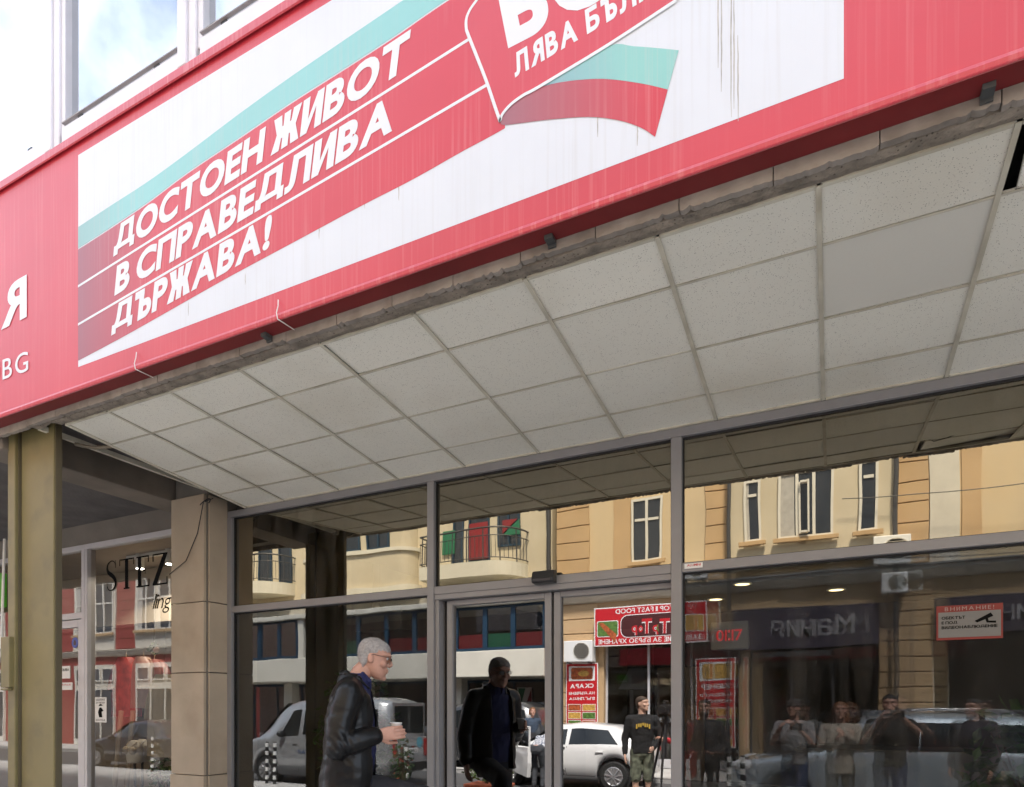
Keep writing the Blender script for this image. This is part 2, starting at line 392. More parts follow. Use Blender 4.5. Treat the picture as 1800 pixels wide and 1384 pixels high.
# dropped ceiling: sloping grid with lay-in tiles
SLOPE = 0.0977; TH = -math.atan(SLOPE); CE = math.cos(TH)
def yp(Y): return -(YG - Y) / CE
grid = MB()
XL = [-0.045 + 0.605 * k for k in range(-7, 7)]; XL0, XL1 = -4.73, 3.9
YR = [2.70, 3.008, 3.496, 3.94, 4.235]
xs = [XL0] + [x for x in XL if x > XL0 + 0.1] ; xs = [x for x in xs if x < XL1] + [XL1]
for x in xs[1:-1]: grid.box(x - 0.010, x + 0.010, yp(2.70), yp(4.235), -0.006, -0.001)
grid.box(XL0 - 0.022, XL0 + 0.006, yp(2.70), yp(4.235), -0.006, 0.02)
for y in YR[1:-1]:
    for a, b in zip(xs[:-1], xs[1:]): grid.box(a + 0.0125, b - 0.0125, yp(y) - 0.006, yp(y) + 0.006, -0.004, -0.001)
for y in (YR[0] + 0.004, YR[-1]):
    for a, b in zip(xs[:-1], xs[1:]): grid.box(a + 0.0125, b - 0.0125, yp(y) - 0.008, yp(y) + 0.008, -0.005, 0.012)
ceil_o = grid.build('ceiling_grid', M_tbar, B, world=False)
ceil_o.location = (0 - BX[0], 0, 3.603); ceil_o.rotation_euler = (TH, 0, 0)
tiles = {}
rt = random.Random(3)
for i, (a, b) in enumerate(zip(xs[:-1], xs[1:])):
    for j, (c, d) in enumerate(zip(YR[:-1], YR[1:])):
        w, h = b - a - 0.012, (d - c) / CE - 0.010
        key = (round(w, 3), round(h, 3))
        if key not in tiles:
            q = MB(); q.box(-w / 2, w / 2, -h / 2, h / 2, 0.0, 0.014); tiles[key] = q.mesh('ceiling_tile'); tiles[key].materials.append(M_tile)
        o = bpy.data.objects.new('ceiling_tile', tiles[key]); COL.objects.link(o); o.parent = ceil_o
        o.location = ((a + b) / 2 + rt.uniform(-.002, .002), (yp(c) + yp(d)) / 2, 0.001 + rt.uniform(0, .005))
        o.rotation_euler = (rt.uniform(-.010, .010), rt.uniform(-.006, .006), rt.uniform(-.003, .003))
        if abs(a + 0.045) < 0.02 and j == 1:
            o.data = tiles[key].copy(); o.data.materials.clear(); o.data.materials.append(M_tile_plain)
            tag(o, 'plain grey replacement tile without pin holes')
        if abs(a - 0.56) < 0.02 and j == 0:
            o.location.x += 0.045; o.location.z += 0.02; o.rotation_euler = (0.0, -0.05, -0.05); tag(o, 'tile slipped out of its grid with a dark gap')
# loose wire and plenum shade beside the slipped tile
m = MB(); m.tube([(0.60, 3.02, 3.74), (0.66, 3.0, 3.715), (0.74, 3.02, 3.72), (0.86, 3.06, 3.745)], 0.003, 6); m.build('loose_wire', M_black, B)
# canopy front edge: rough concrete strip and stone facing slabs
bm_ = MB(); nx = 260; vs = []; fs = []
for i in range(nx + 1):
    x = -4.78 + (8.7) * i / nx
    for k, (y, z) in enumerate(((2.632, 3.80), (2.634, 3.757), (2.665, 3.752), (2.695, 3.757), (2.699, 3.81))):
        q = mnoise.noise(Vector((x * 9, y * 20, k * 3.1))); q2 = mnoise.noise(Vector((x * 30, y * 40, k)))
        vs.append((x, y + 0.004 * q, z + 0.006 * q + 0.004 * q2))
for i in range(nx):
    for k in range(4): fs.append((i * 5 + k, i * 5 + k + 1, i * 5 + 5 + k + 1, i * 5 + 5 + k))
bm_.add(vs, fs); bm_.build('concrete_edge', M_conc, B, smooth=False)
rs = random.Random(11)
x = -0.195 - 0.345 * 27
while x < 4.0:
    zb = 3.752 + rs.uniform(-0.004, 0.010)
    m = MB(); w0, w1 = x + 0.002, x + 0.343; n = 26
    pts = [(w0, 2.60, 4.25), (w1, 2.60, 4.25)]
    pts += [(w1 + (w0 - w1) * k / n, 2.60, zb + rs.uniform(-.0025, .003) + (.008 if rs.random() < .06 else 0)) for k in range(n + 1)]
    m.prism(pts, (0, 0.028, 0)); m.build('stone_slab', M_fascia, B); x += 0.345
# broken corner of the canopy beside the steel column
m = MB()
m.prism([(-5.02, 2.62, 3.84), (-4.79, 2.62, 3.84), (-4.79, 2.62, 3.76), (-4.86, 2.62, 3.775), (-4.93, 2.62, 3.755), (-5.02, 2.62, 3.76)], (0, 0.05, 0))
m.build('broken_edge', M_conc, B)
m = MB(); m.prism([(-5.02, 2.67, 3.79), (-4.99, 2.67, 3.79), (-4.99, 2.67, 3.755), (-5.02, 2.67, 3.755)], (0, 1.35, -0.02)); m.build('edge_trim', M_tbar, B)
m = MB(); m.box(-5.42, -4.76, 2.68, 4.3, 3.93, 4.05); m.build('void_lining', M_dark, B)
m = MB()
hp = [(-4.98 + 0.22 * t, 2.90 + 0.14 * t, 3.735 - 0.02 * math.sin(t * 3)) for t in [i / 14 for i in range(15)]]
m.tube(hp, [0.012 + 0.003 * (i % 2) for i in range(15)], 8); m.build('conduit_hose', mat('grey_hose', (.22, .19, .14), .6), B)
# beam, side soffit and lintel over the boutique
m = MB(); m.box(-5.78, -5.45, 2.66, 4.58, 3.70, 4.2); m.build('beam', M_brown, B, bevel=0.008)
m = MB(); m.box(-12.5, -5.785, 2.66, 4.60, 3.905, 4.25); m.build('soffit', M_dark, B)
m = MB(); m.box(-12.5, -5.40, 4.585, 4.72, 3.675, 4.2); m.build('lintel', M_plaster, B)
m = MB(); m.box(-12.5, -5.9, 2.64, 2.76, 3.80, 4.2); m.build('edge_beam', M_plaster, B)
# olive steel column
m = MB(); m.box(-5.33, -4.93, 2.725, 2.78, 0.13, 3.82); m.build('steel_column', M_olive, B, bevel=0.006)
m = MB(); m.box(-5.345, -5.332, 2.71, 2.79, 0.13, 3.82); m.box(-4.9285, -4.918, 2.735, 2.775, 0.13, 3.81); m.build('column_seam', mat('dark_olive', (0.10, 0.08, 0.045), 0.5, var=0.1), B)
m = MB(); m.box(-5.43, -5.346, 2.69, 2.78, 0.13, 3.82); m.box(-5.49, -5.432, 2.715, 2.78, 0.13, 3.815); m.build('column_flange', M_olive, B, bevel=0.006)
m = MB(); m.box(-5.47, -5.36, 2.66, 2.70, 1.95, 2.32); m.box(-5.46, -5.37, 2.655, 2.69, 1.93, 1.945); m.build('junction_box', M_olive, B, bevel=0.004)
# limestone pilaster: core with facing slabs
m = MB(); m.box(-5.40, -4.99, 4.032, 4.6, 0.13, 4.1); m.build('pilaster_core', M_plaster, B)
zj = [0.38, 1.20, 2.117, 2.745, 3.70]
for k, (a, b) in enumerate(zip(zj[:-1], zj[1:])):
    pr = 0.006 if k == 0 else 0.0
    m = MB(); m.box(-5.42 - pr, -4.992 + pr, 4.0 - pr, 4.03, a + 0.004, b - 0.003); m.build('stone_block', M_stone, B, bevel=0.004)
    m = MB(); m.box(-4.988, -4.968 + pr, 4.042 - pr, 4.235, a + 0.005, b - 0.004); m.build('stone_block', M_stone, B, bevel=0.004)
m = MB(); m.tube([(-5.43, 3.99, 3.02), (-5.2, 3.985, 3.12), (-5.05, 3.985, 3.35), (-4.98, 3.99, 3.62), (-4.93, 4.05, 3.66)], 0.004, 6); m.build('cable', M_black, B)
m = MB(); m.tube([(-4.97 + .06 * math.cos(t), 4.0 + .02 * math.sin(t), 3.62 + .02 * math.sin(t * 1.3)) for t in [i * .5 for i in range(16)]], 0.005, 6); m.build('cable_coil', M_black, B)

# ---- shop front frames and panes
FY0, FY1 = 4.235, 4.32
def frame(name, *bx, mt=None, bevel=0.004):
    m = MB(); m.box(*bx); return m.build(name, mt or M_alu, B, bevel=bevel)
frame('head_rail', -4.97, 4.0, FY0, FY1, 3.540, 3.598)
MX = [(-4.968, -4.915), (-2.795, -2.735), (-0.930, -0.862), (1.30, 1.37)]
for a, b in MX: frame('mullion', a, b, FY0 - 0.006, FY1 + 0.004, 0.382, 3.538)
for (a, b) in ((-4.915, -2.795), (-2.735, -0.930), (-0.862, 1.30), (1.37, 4.0)): frame('transom_bar', a + .0005, b - .0005, FY0, FY1, 2.668, 2.728)
for (a, b) in ((-4.915, -2.795), (-0.862, 1.30), (1.37, 4.0)): frame('sill_rail', a + .0005, b - .0005, FY0, FY1, 0.382, 0.47)
def pane(x0, x1, z0, z1, y, g, rz=0.0, name='glass_pane', thick=0.006):
    cx, cz = (x0 + x1) / 2, (z0 + z1) / 2
    m = MB(); m.poly([(x0 - cx, 0, z0 - cz), (x1 - cx, 0, z0 - cz), (x1 - cx, 0, z1 - cz), (x0 - cx, 0, z1 - cz)])
    o = m.build(name, g, B, world=False, fix=False); o.location = (cx - BX[0], y - BX[1], cz); o.rotation_euler = (0, 0, rz); return o
for (a, b) in ((-4.915, -2.795), (-2.735, -0.930), (-0.862, 1.30), (1.37, 4.0)):
    pane(a - .01, b + .01, 2.72, 3.545, 4.275, G_top, name='transom_pane')
    mm = MB()                                     # black gasket round the glass
    for bx in ((a, b, 4.262, 4.272, 3.528, 3.5395), (a, b, 4.262, 4.272, 2.7285, 2.735), (a, a + .008, 4.262, 4.272, 2.735, 3.528), (b - .008, b, 4.262, 4.272, 2.735, 3.528)): mm.box(*bx)
    mm.build('gasket', M_rubber, B)
for (a, b, g) in ((-4.915, -2.795, G_left), (-0.862, 1.30, G_right), (1.37, 4.0, G_right)):
    pane(a - .01, b + .01, 0.46, 2.675, 4.275, g)
    mm = MB()
    for bx in ((a, b, 4.262, 4.272, 2.658, 2.6675), (a, a + .010, 4.262, 4.272, 0.47, 2.658), (b - .010, b, 4.262, 4.272, 0.47, 2.658)): mm.box(*bx)
    mm.build('gasket', M_rubber, B)
pane(-0.862, 1.30, 0.46, 2.675, 4.295, G_right2, rz=R(-0.65), name='inner_glass_pane')
# sliding doors
m = MB(); m.box(-2.734, -0.931, 4.24, 4.40, 2.628, 2.667); m.build('door_header', M_alu, B, bevel=0.003)
m = MB(); m.box(-2.7335, -2.70, 4.25, 4.40, 0.382, 2.627); m.build('door_jamb', M_alu, B, bevel=0.003)
m = MB(); m.box(-2.699, -2.625, 4.34, 4.40, 0.382, 2.627); m.build('door_gasket', M_rubber, B)
def leaf(x0, x1):
    d = MB(); w = 0.05
    d.box(x0, x0 + w, 4.30, 4.36, 0.39, 2.624); d.box(x1 - w, x1, 4.30, 4.36, 0.39, 2.624)
    d.box(x0 + w + .0005, x1 - w - .0005, 4.30, 4.36, 2.585, 2.624); d.box(x0 + w + .0005, x1 - w - .0005, 4.30, 4.36, 0.39, 0.50)
    o = d.build('sliding_door', M_alu, B, bevel=0.003)
    p = MB(); p.poly([(x0 + .04, 4.33, .49), (x1 - .04, 4.33, .49), (x1 - .04, 4.33, 2.59), (x0 + .04, 4.33, 2.59)])
    p.build('door_pane', G_door, o, fix=False)
leaf(-2.66, -1.792); leaf(-1.772, -0.885)
m = MB(); m.box(-1.79, -1.774, 4.325, 4.345, 0.40, 2.62); m.build('door_seal', M_rubber, B)
# door sensor
s_ = thing('door_sensor', 'black box-shaped motion sensor on the rail above the glass doors', 'sensor', (-1.80, 4.235, 2.67))
m = MB(); m.prism([(-1.885, 4.233, 2.668), (-1.885, 4.165, 2.672), (-1.885, 4.155, 2.70), (-1.885, 4.175, 2.755), (-1.885, 4.233, 2.765)], (0.165, 0, 0)); m.build('housing', M_black, s_, bevel=0.008)
m = MB(); m.prism([(-1.868, 4.1525, 2.683), (-1.737, 4.1525, 2.683), (-1.737, 4.1515, 2.697), (-1.868, 4.1515, 2.697)], (0, 0.01, 0)); m.build('lens', mat('sensor_lens', (0.05, 0.045, 0.05), 0.1), s_)
# downlights in the room seen through the glass
def lamp_disc(x, y, z, r, name, label):
    o = thing(name, label, 'lamp', (x, y, z), 0, 'recessed lamps in the office ceiling')
    m = MB(); m.lathe([(r, 0), (r, -0.006), (r * 1.25, -0.012), (r * 1.25, 0)], (0, 0, 0), 'Z', 20); m.build('trim', M_white, o, world=False)
    m = MB(); m.lathe([(r * 0.92, -0.014), (r * 0.9, -0.0145)], (0, 0, 0), 'Z', 20); m.build('bulb', mat('lamp_glow', (1, .8, .5), emit=((1.0, 0.72, 0.36), 1.3)), o, world=False)
for (u, v, Y, lb) in ((1305, 1026, 6.2, 'nearest'), (1470, 1036, 6.6, 'rightmost'), (1258, 1053, 7.2, 'leftmost')):
    p = at(u, v, Y); rx, ry = ray(u); Yc = (3.615 - EYE) * ry / (HORIZ - v)
    lamp_disc(rx / ry * Yc, Yc, 3.615, 0.11, 'ceiling_lamp', lb + ' of three warm recessed lamps glowing behind the right-hand pane')

# ---- boutique front
YB = 4.60
def bframe(name, *bx):
    m = MB(); m.box(*bx); return m.build(name, M_alu_lt, B, bevel=0.004)
bframe('boutique_rail', -12.0, -5.40, 4.57, 4.66, 3.615, 3.672)
for a, b in ((-7.725, -7.665), (-7.66, -7.615), (-9.1, -9.02), (-5.46, -5.40), (-10.6, -10.52)): bframe('boutique_mullion', a, b, 4.565, 4.665, 0.20, 3.613)
bframe('boutique_rail', -9.018, -7.727, 4.572, 4.655, 2.83, 2.90)
for bx in ((-9.00, -8.93, 4.58, 4.64, .21, 2.82), (-7.81, -7.735, 4.58, 4.64, .21, 2.82), (-8.929, -7.811, 4.58, 4.64, 2.735, 2.82), (-8.929, -7.811, 4.58, 4.64, .21, .45)): bframe('door_frame', *bx)
for z in (2.55, 1.9, 0.8):
    m = MB(); m.cyl((-7.73, 4.575, z - .05), (-7.73, 4.575, z + .05), 0.014, n=10); m.build('hinge', M_alu_lt, B)
pane(-7.62, -5.45, 0.30, 3.62, 4.612, G_shop, name='boutique_pane'); pane(-9.03, -7.72, 2.89, 3.62, 4.612, G_shop, name='boutique_pane')
pane(-8.94, -7.80, 0.44, 2.74, 4.612, G_shop, name='boutique_pane'); pane(-10.53, -9.10, 0.3, 3.62, 4.612, G_shop, name='boutique_pane'); pane(-12.0, -10.6, 0.3, 3.62, 4.612, G_shop, name='boutique_pane')
bframe('boutique_sill', -7.614, -5.462, 4.572, 4.655, 0.2, 0.32)
m = MB(); m.box(-12.2, -5.45, 8.8, 9.0, 0.1, 4.2); m.box(-12.2, -12.1, 4.66, 8.8, 0.1, 4.2); m.box(-5.55, -5.45, 4.68, 8.8, 0.1, 4.2); m.build('boutique_wall', M_shop, B)
m = MB(); m.box(-12.1, -5.55, 4.73, 8.8, 3.76, 3.9); m.build('boutique_ceiling', M_shop, B)
m = MB(); m.box(-12.09, -5.56, 6.0, 6.2, 3.0, 3.755); m.build('bulkhead', mat('bulkhead_beige', (.62, .54, .43), .9, var=.05), B)
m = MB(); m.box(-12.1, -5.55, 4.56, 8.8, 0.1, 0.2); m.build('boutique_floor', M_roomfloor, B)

# ---- upper office windows above the sign
UY = 2.62
m = MB(); m.box(-16, 9, UY + 0.06, 2.80, 4.3, 5.60); m.build('spandrel', M_plaster, B)
XV = [-4.70 + 1.335 * k for k in range(-6, 9)]
for x in XV:
    m = MB(); m.box(x - 0.095, x - 0.02, UY - 0.03, UY + 0.09, 5.56, 7.1); m.box(x - 0.018, x + 0.045, UY - 0.015, UY + 0.09, 5.56, 7.1); m.build('window_post', M_win_lt, B, bevel=0.006)
    m = MB(); m.box(x + 0.047, x + 0.09, UY, UY + 0.08, 5.64, 7.1); m.build('sash_stile', M_win_lt, B, bevel=0.004)
for i, (a, b) in enumerate(zip(XV[:-1], XV[1:])):
    a += 0.09; b -= 0.096
    m = MB(); m.box(a, b, UY - .022, UY + .09, 5.55, 5.6605); m.build('window_sill', M_win_lt, B, bevel=0.003)
    m = MB(); m.box(a, b, UY + 0.0, UY + 0.08, 5.662, 5.70); m.build('sash_rail', M_win_lt, B, bevel=0.004)
    if i != 5:
        m = MB(); m.box(a, b, UY - 0.022, UY - 0.002, 5.695, 5.702); m.build('drip_strip', mat('dull_zinc', (0.3, 0.29, 0.29), 0.5, var=0.1), B)
    for t in (0.14, 0.80):
        xx = a + (b - a) * t
        m = MB(); m.box(xx, xx + .045, UY - .012, UY - .001, 5.672, 5.688); m.build('drain_cap', M_black, B)
    m = MB(); m.poly([(a - .02, UY + .045, 5.69), (b + .02, UY + .045, 5.69), (b + .02, UY + .045, 7.1), (a - .02, UY + .045, 7.1)]); m.build('window_pane', G_sky, B, fix=False)
m = MB(); m.box(-16, 9, UY + 0.12, 2.79, 5.6, 7.1); m.build('blind', mat('dim_blind', (0.5, 0.5, 0.52), 0.9), B)

# ------------------------------------------------------------------ the red sign board
SY = 2.515
S = thing('sign_board', 'long red sign board with a white panel and slogan, fixed along the canopy edge', 'sign', (-2.0, 2.55, 3.82))
m = MB(); m.prism([(-9.0, 2.595, 3.822), (-9.0, SY, 3.822), (-9.0, SY, 5.405), (-9.0, 2.595, 5.405)], (13.0, 0, 0)); m.build('face', M_sred, S)
m = MB(); m.prism([(-9.0, 2.597, 3.808), (-9.0, 2.512, 3.808), (-9.0, 2.507, 3.812), (-9.0, 2.505, 3.828), (-9.0, 2.508, 3.841), (-9.0, 2.5145, 3.844), (-9.0, 2.5145, 3.8218), (-9.0, 2.597, 3.8218)], (13.0, 0, 0)); m.build('bottom_lip', M_sred_lip, S, bevel=0.002)
m = MB(); m.prism([(-9.0, 2.597, 5.425), (-9.0, 2.500, 5.425), (-9.0, 2.494, 5.418), (-9.0, 2.494, 5.372), (-9.0, 2.499, 5.366), (-9.0, 2.502, 5.366), (-9.0, 2.502, 5.4058), (-9.0, 2.597, 5.4058)], (13.0, 0, 0)); m.build('top_lip', M_sred_lip, S, bevel=0.002)
def sp(u, v, k=1):
    p = at(u, v, 2.51); return Vector((p.x, SY - 0.0008 * k, p.z))
ZP = EYE
def sx(x, z, k): return Vector((x, SY - 0.0008 * k, z))
m = MB(); m.poly([sx(-4.285, 3.958, 1), sx(0.037, 3.958, 1), sx(0.037, 5.30, 1), sx(-4.285, 5.30, 1)]); m.build('white_panel', M_swhite, S, fix=False)
def curve(pts, n=6):                        # smooth a polyline (Catmull-Rom)
    out = []; P = [Vector(p) for p in pts]
    for i in range(len(P) - 1):
        p0, p1, p2, p3 = P[max(i - 1, 0)], P[i], P[i + 1], P[min(i + 2, len(P) - 1)]
        for k in range(n):
            t = k / n
            out.append(0.5 * ((2 * p1) + (p2 - p0) * t + (2 * p0 - 5 * p1 + 4 * p2 - p3) * t * t + (3 * p1 - p0 - 3 * p2 + p3) * t ** 3))
    return out + [P[-1]]
def ribbon(lo, hi, k):                       # strip between two curves
    a, b = lo, hi; n = min(len(a), len(b)); vs = list(a[:n]) + list(b[:n])
    return vs, [(i, i + 1, n + i + 1, n + i) for i in range(n - 1)]
XR = 0.037
def S2(pts, k): return [sp(u, v, k) for u, v in pts]
g_up = S2([(135, 399.6), (189, 364), (258.8, 318.8), (328, 268.5), (420, 199), (511, 133.5), (602, 71), (706.7, 0)], 2)
g_lo = S2([(136.6, 436), (189.4, 402), (258.8, 355), (328, 303), (420, 241), (511, 179), (602, 121), (693, 62), (782.6, 0)], 2)
g_up.append(sx(-0.9, 5.17, 2)); g_up.append(sx(XR, 5.299, 2)); g_up[0].x = -4.285
g_lo.append(sx(-0.9, 5.03, 2)); g_lo[0].x = -4.285
def resample(pts, n, x0, x1):
    c = curve(pts, 8); out = []
    for i in range(n + 1):
        x = x0 + (x1 - x0) * i / n
        for a, b in zip(c[:-1], c[1:]):
            if a.x <= x <= b.x + 1e-9:
                t = (x - a.x) / max(b.x - a.x, 1e-9); out.append(a.lerp(b, t)); break
        else: out.append((c[0] if x < c[0].x else c[-1]).copy())
        out[-1].x = x
    return out
g_lo.append(sx(XR, 5.14, 2))
A_, B_ = resample(g_lo, 60, -4.285, XR), resample(g_up, 60, -4.285, XR)
m = MB(); m.add(*ribbon(A_, B_, 2)); m.build('green_stripe', M_greenband, S, fix=False)
r_lo = S2([(139.8, 632.7), (215, 592), (293.5, 547.7), (397.5, 488.8), (520, 422.8), (632, 362.5), (723.4, 315.5), (814.4, 264), (887, 224.5)], 2)
r_lo[0].x = -4.285; r_lo.append(sx(-0.6, r_lo[-1].z + .085, 2)); r_lo.append(sx(XR, r_lo[-1].z + .08, 2))
C_ = resample(r_lo, 60, -4.285, -1.262); D_ = [p - Vector((0, 0, 0.008)) for p in resample(g_lo, 60, -4.285, -1.262)]
m = MB(); m.add(*ribbon(C_, D_, 2)); m.build('red_band', M_band, S, fix=False)
# thin white rules
L1 = lambda x: EYE + 2.669 + 0.1008 * (x + 4.279)
L2 = lambda x: EYE + 2.428 + 0.0985 * (x + 4.274)
for L, xe in ((L1, -1.425), (L2, -1.345)):
    m = MB(); m.poly([sx(-4.285, L(-4.285) - .008, 3), sx(xe, L(xe) - .008, 3), sx(xe, L(xe) + .007, 3), sx(-4.285, L(-4.285) + .007, 3)]); m.build('rule', M_sline, S, fix=False)
def sline(body, x0, x1, L, cap, up, **k):
    m = MB(); z0, z1 = L(x0) + up, L(x1) + up
    text(m, body, sx(x0, z0, 4), sx(x1, z1, 4) - sx(x0, z0, 4), (0.0, 0, cap), shear=0.16, **k)
    return m.build('lettering', M_sline, S, fix=False)
sline('ДОСТОЕН ЖИВОТ', -3.93, -1.775, L1, 0.172, 0.043, weight=0.042, gap=0.055, space=0.26, squash=0.92)
sline('В СПРАВЕДЛИВА', -3.92, -1.855, L2, 0.172, 0.043, weight=0.042, gap=0.055, space=0.26, squash=0.92)
L3 = lambda x: L2(x) - 0.243
sline('ДЪРЖАВА!', -3.95, -2.64, L3, 0.172, 0.055, weight=0.042, gap=0.055, squash=0.92)
# logo tab with fold and ribbon
def cc(pts, k): return [sp(780 + x / 3.75, y / 3.75, k) for x, y in pts]
fold = cc([(372, 800), (385, 755), (440, 690), (520, 630), (600, 588), (800, 468), (1100, 285), (1535, 0)], 5)
left = cc([(372, 800), (275, 520), (165, 240), (148, 185), (150, 120), (175, 60), (218, 0)], 5)
tabtop = [sx(-1.30, 4.985, 5), sx(-1.15, 5.02, 5), sx(-0.10, 5.20, 5), sx(-0.02, 5.15, 5), sx(-0.03, 4.60, 5)]
outer = list(left) + tabtop + list(reversed(curve(fold, 3)))[0:]
m = MB(); cx = sum(p.x for p in outer) / len(outer); cz = sum(p.z for p in outer) / len(outer)
m.poly([p for p in outer[:-1]]); m.build('logo_tab', M_sred, S, fix=False)
def strip(pts, w, k):
    vs = []; fs = []
    for i, p in enumerate(pts):
        d = (pts[min(i + 1, len(pts) - 1)] - pts[max(i - 1, 0)]); n_ = Vector((-d.z, 0, d.x)).normalized() * w / 2
        q = Vector((p.x, SY - 0.0008 * k, p.z)); vs += [q + n_, q - n_]
    for i in range(len(pts) - 1): fs.append((2 * i, 2 * i + 1, 2 * i + 3, 2 * i + 2))
    return vs, fs
m = MB(); m.add(*strip(list(reversed(curve(fold, 4))) + curve(cc([(372, 800), (345, 725), (275, 520), (165, 240), (148, 185), (150, 120), (175, 60), (218, 0)], 5), 4)[1:] + [tabtop[0], tabtop[1], tabtop[2]], 0.014, 6)); m.build('logo_outline', M_sline, S, fix=False)
rb = curve(cc([(372, 800), (385, 755), (440, 690), (520, 630), (600, 580), (800, 535), (1050, 518), (1300, 548), (1476, 588)], 3), 4)
rl = curve(cc([(1392, 900), (1300, 840), (1150, 790), (950, 768), (700, 785), (500, 810), (400, 822), (372, 812)], 3), 4)
m = MB(); m.poly(rb + rl); m.build('ribbon_red', M_rib_r, S, fix=False)
gt = curve(cc([(600, 580), (800, 465), (1090, 298), (1250, 302), (1400, 313), (1548, 328)], 3), 4)
gb = curve(cc([(1476, 587), (1300, 547), (1050, 517), (800, 534), (610, 579)], 3), 4)
m = MB(); m.poly(gt + gb); m.build('ribbon_green', M_rib_g, S, fix=False)
def tilt(x0, z0, dx, slope): return sx(x0, z0, 6), Vector((dx, 0, dx * slope))
p0 = sp(780 + 470 / 3.75, 512 / 3.75, 6); p1 = sp(780 + 1205 / 3.75, 72 / 3.75, 6); p1b = p0 + (p1 - p0) * 1.78
m = MB(); text(m, 'ЛЯВА БЪЛГАРИЯ', p0, p1b - p0, (0, 0, 0.104), weight=0.04, gap=0.10, space=0.3, squash=0.72, shear=-0.10); m.build('lettering', M_sline, S, fix=False)
q0 = sp(780 + 425 / 3.75, 320 / 3.75, 6); q1 = sp(780 + 735 / 3.75, 160 / 3.75, 6)
ex = (q1 - q0) * 3.3
m = MB(); text(m, 'БСП', q0, ex, (0, 0, 0.30), weight=0.06, gap=0.12, squash=1.15, shear=-0.20); m.build('lettering', M_sline, S, fix=False)
# fragments of the neighbouring slogan at the left edge
a0 = sp(-45, 604, 4); a1 = sp(46.5, 557, 4); m = MB(); text(m, 'ИЯ', a0, a1 - a0, (0, 0, 0.285), weight=0.035, gap=0.14, squash=0.8); m.build('lettering', M_sline, S, fix=False)
a0 = sp(-6, 671, 4); a1 = sp(49, 652, 4); m = MB(); text(m, '.BG', a0, a1 - a0, (0, 0, 0.137), weight=0.004, gap=0.2, squash=0.9); m.build('lettering', M_sline, S, fix=False)
m = MB(); m.box(-9.0, 4.0, 2.510, 2.5985, 3.8035, 3.8075); m.build('underside', mat('sign_red_shaded', (0.17, 0.014, 0.016), 0.5, var=.2, vscale=3), S)  # thin darker sheet; the shade below the sign is put into its colour
rd = random.Random(21)
for (u, v0, v1) in ((1262, -60, 118), (1268, -30, 160), (1285, -80, 205), (1290, -10, 190), (1297, 60, 212), (640, 330, 366), (560, 390, 420), (1050, 170, 240), (1120, 215, 255), (700, 310, 352), (430, 480, 500), (330, 530, 555)):
    pa, pb = sp(u, v0, 1.4), sp(u, v1, 1.4); pb.x = pa.x; n_ = 8; vs_ = []
    for k in range(n_ + 1):
        p_ = pa.lerp(pb, k / n_); w_ = .0022 * math.sin(math.pi * (k + .6) / (n_ + 1.2)) + .0004; dx = rd.uniform(-.001, .001); vs_ += [p_ + Vector((dx - w_, 0, 0)), p_ + Vector((dx + w_, 0, 0))]
    m = MB(); m.add(vs_, [(2 * k, 2 * k + 1, 2 * k + 3, 2 * k + 2) for k in range(n_)]); m.build('drip_stain', mat('drip_grey', (.45, .44, .43), .7, var=.3, vscale=20), S, fix=False)
# tie wires and brackets under the sign
for u in (240, 490):
    rx, ry = ray(u); x = rx / ry * 2.5
    w_ = thing('tie_wire', ('left' if u == 240 else 'right') + ' of two thin white tie wires looped round the lower edge of the red sign', 'wire', (x, 2.5, 3.8), 0, 'tie wires on the sign')
    m = MB(); m.tube([(x - .012, 2.508, 3.91), (x, 2.496, 3.87), (x - .008, 2.492, 3.835), (x - .004, 2.496, 3.803), (x + .004, 2.53, 3.799), (x + .01, 2.598, 3.797)], 0.0028, 6); m.build('wire', mat('white_wire', (0.75, 0.73, 0.7), 0.5), w_)
for i, u in enumerate((465, 965, 1738, -60)):
    rx, ry = ray(u); x = rx / ry * 2.56
    m = MB(); m.box(x - .018, x + .018, 2.55, 2.598, 3.784, 3.803); m.box(x - .018, x + .018, 2.590, 2.598, 3.772, 3.7835); m.build('bracket', mat('dark_steel', (0.08, 0.085, 0.085), 0.5, metal=0.3, var=0.2), S)
# ------------------------------------------------------------------ the street across, seen in the glass
FY = -9.2                                    # facade plane over the road (faces +Y)
M_ochre = mat('ochre_render', (0.54, 0.37, 0.205), 0.85, var=0.12, vscale=0.9, bump=0.15, bscale=30, stain=0.35, stcol=(0.38, 0.22, 0.10), stscale=0.8)
M_ochre_lt = mat('pale_ochre_render', (0.63, 0.50, 0.325), 0.85, var=0.12, vscale=0.7, stain=0.35, stcol=(0.5, 0.34, 0.16), stscale=0.7)
M_cream = mat('cream_render', (0.60, 0.53, 0.40), 0.85, var=0.10, vscale=0.6, stain=0.35, stcol=(0.45, 0.36, 0.22), stscale=0.7)
M_offwhite = mat('off_white_render', (0.66, 0.63, 0.54), 0.8, var=0.08, vscale=1, stain=0.3, stcol=(0.42, 0.38, 0.3))
M_redwall = mat('dark_red_render', (0.30, 0.05, 0.045), 0.85, var=0.12, vscale=1.2, stain=0.3, stcol=(0.16, 0.03, 0.03))
M_trim = mat('pale_trim', (0.62, 0.58, 0.50), 0.8, var=0.08)
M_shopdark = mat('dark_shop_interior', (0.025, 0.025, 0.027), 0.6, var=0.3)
M_blueframe = mat('blue_window_frame', (0.012, 0.04, 0.075), 0.45)
M_whiteframe = mat('white_window_frame', (0.70, 0.67, 0.60), 0.5, var=0.06)
M_iron = mat('dark_iron', (0.05, 0.05, 0.055), 0.5)
M_zinc = mat('zinc_gutter', (0.22, 0.22, 0.22), 0.5, var=0.1)
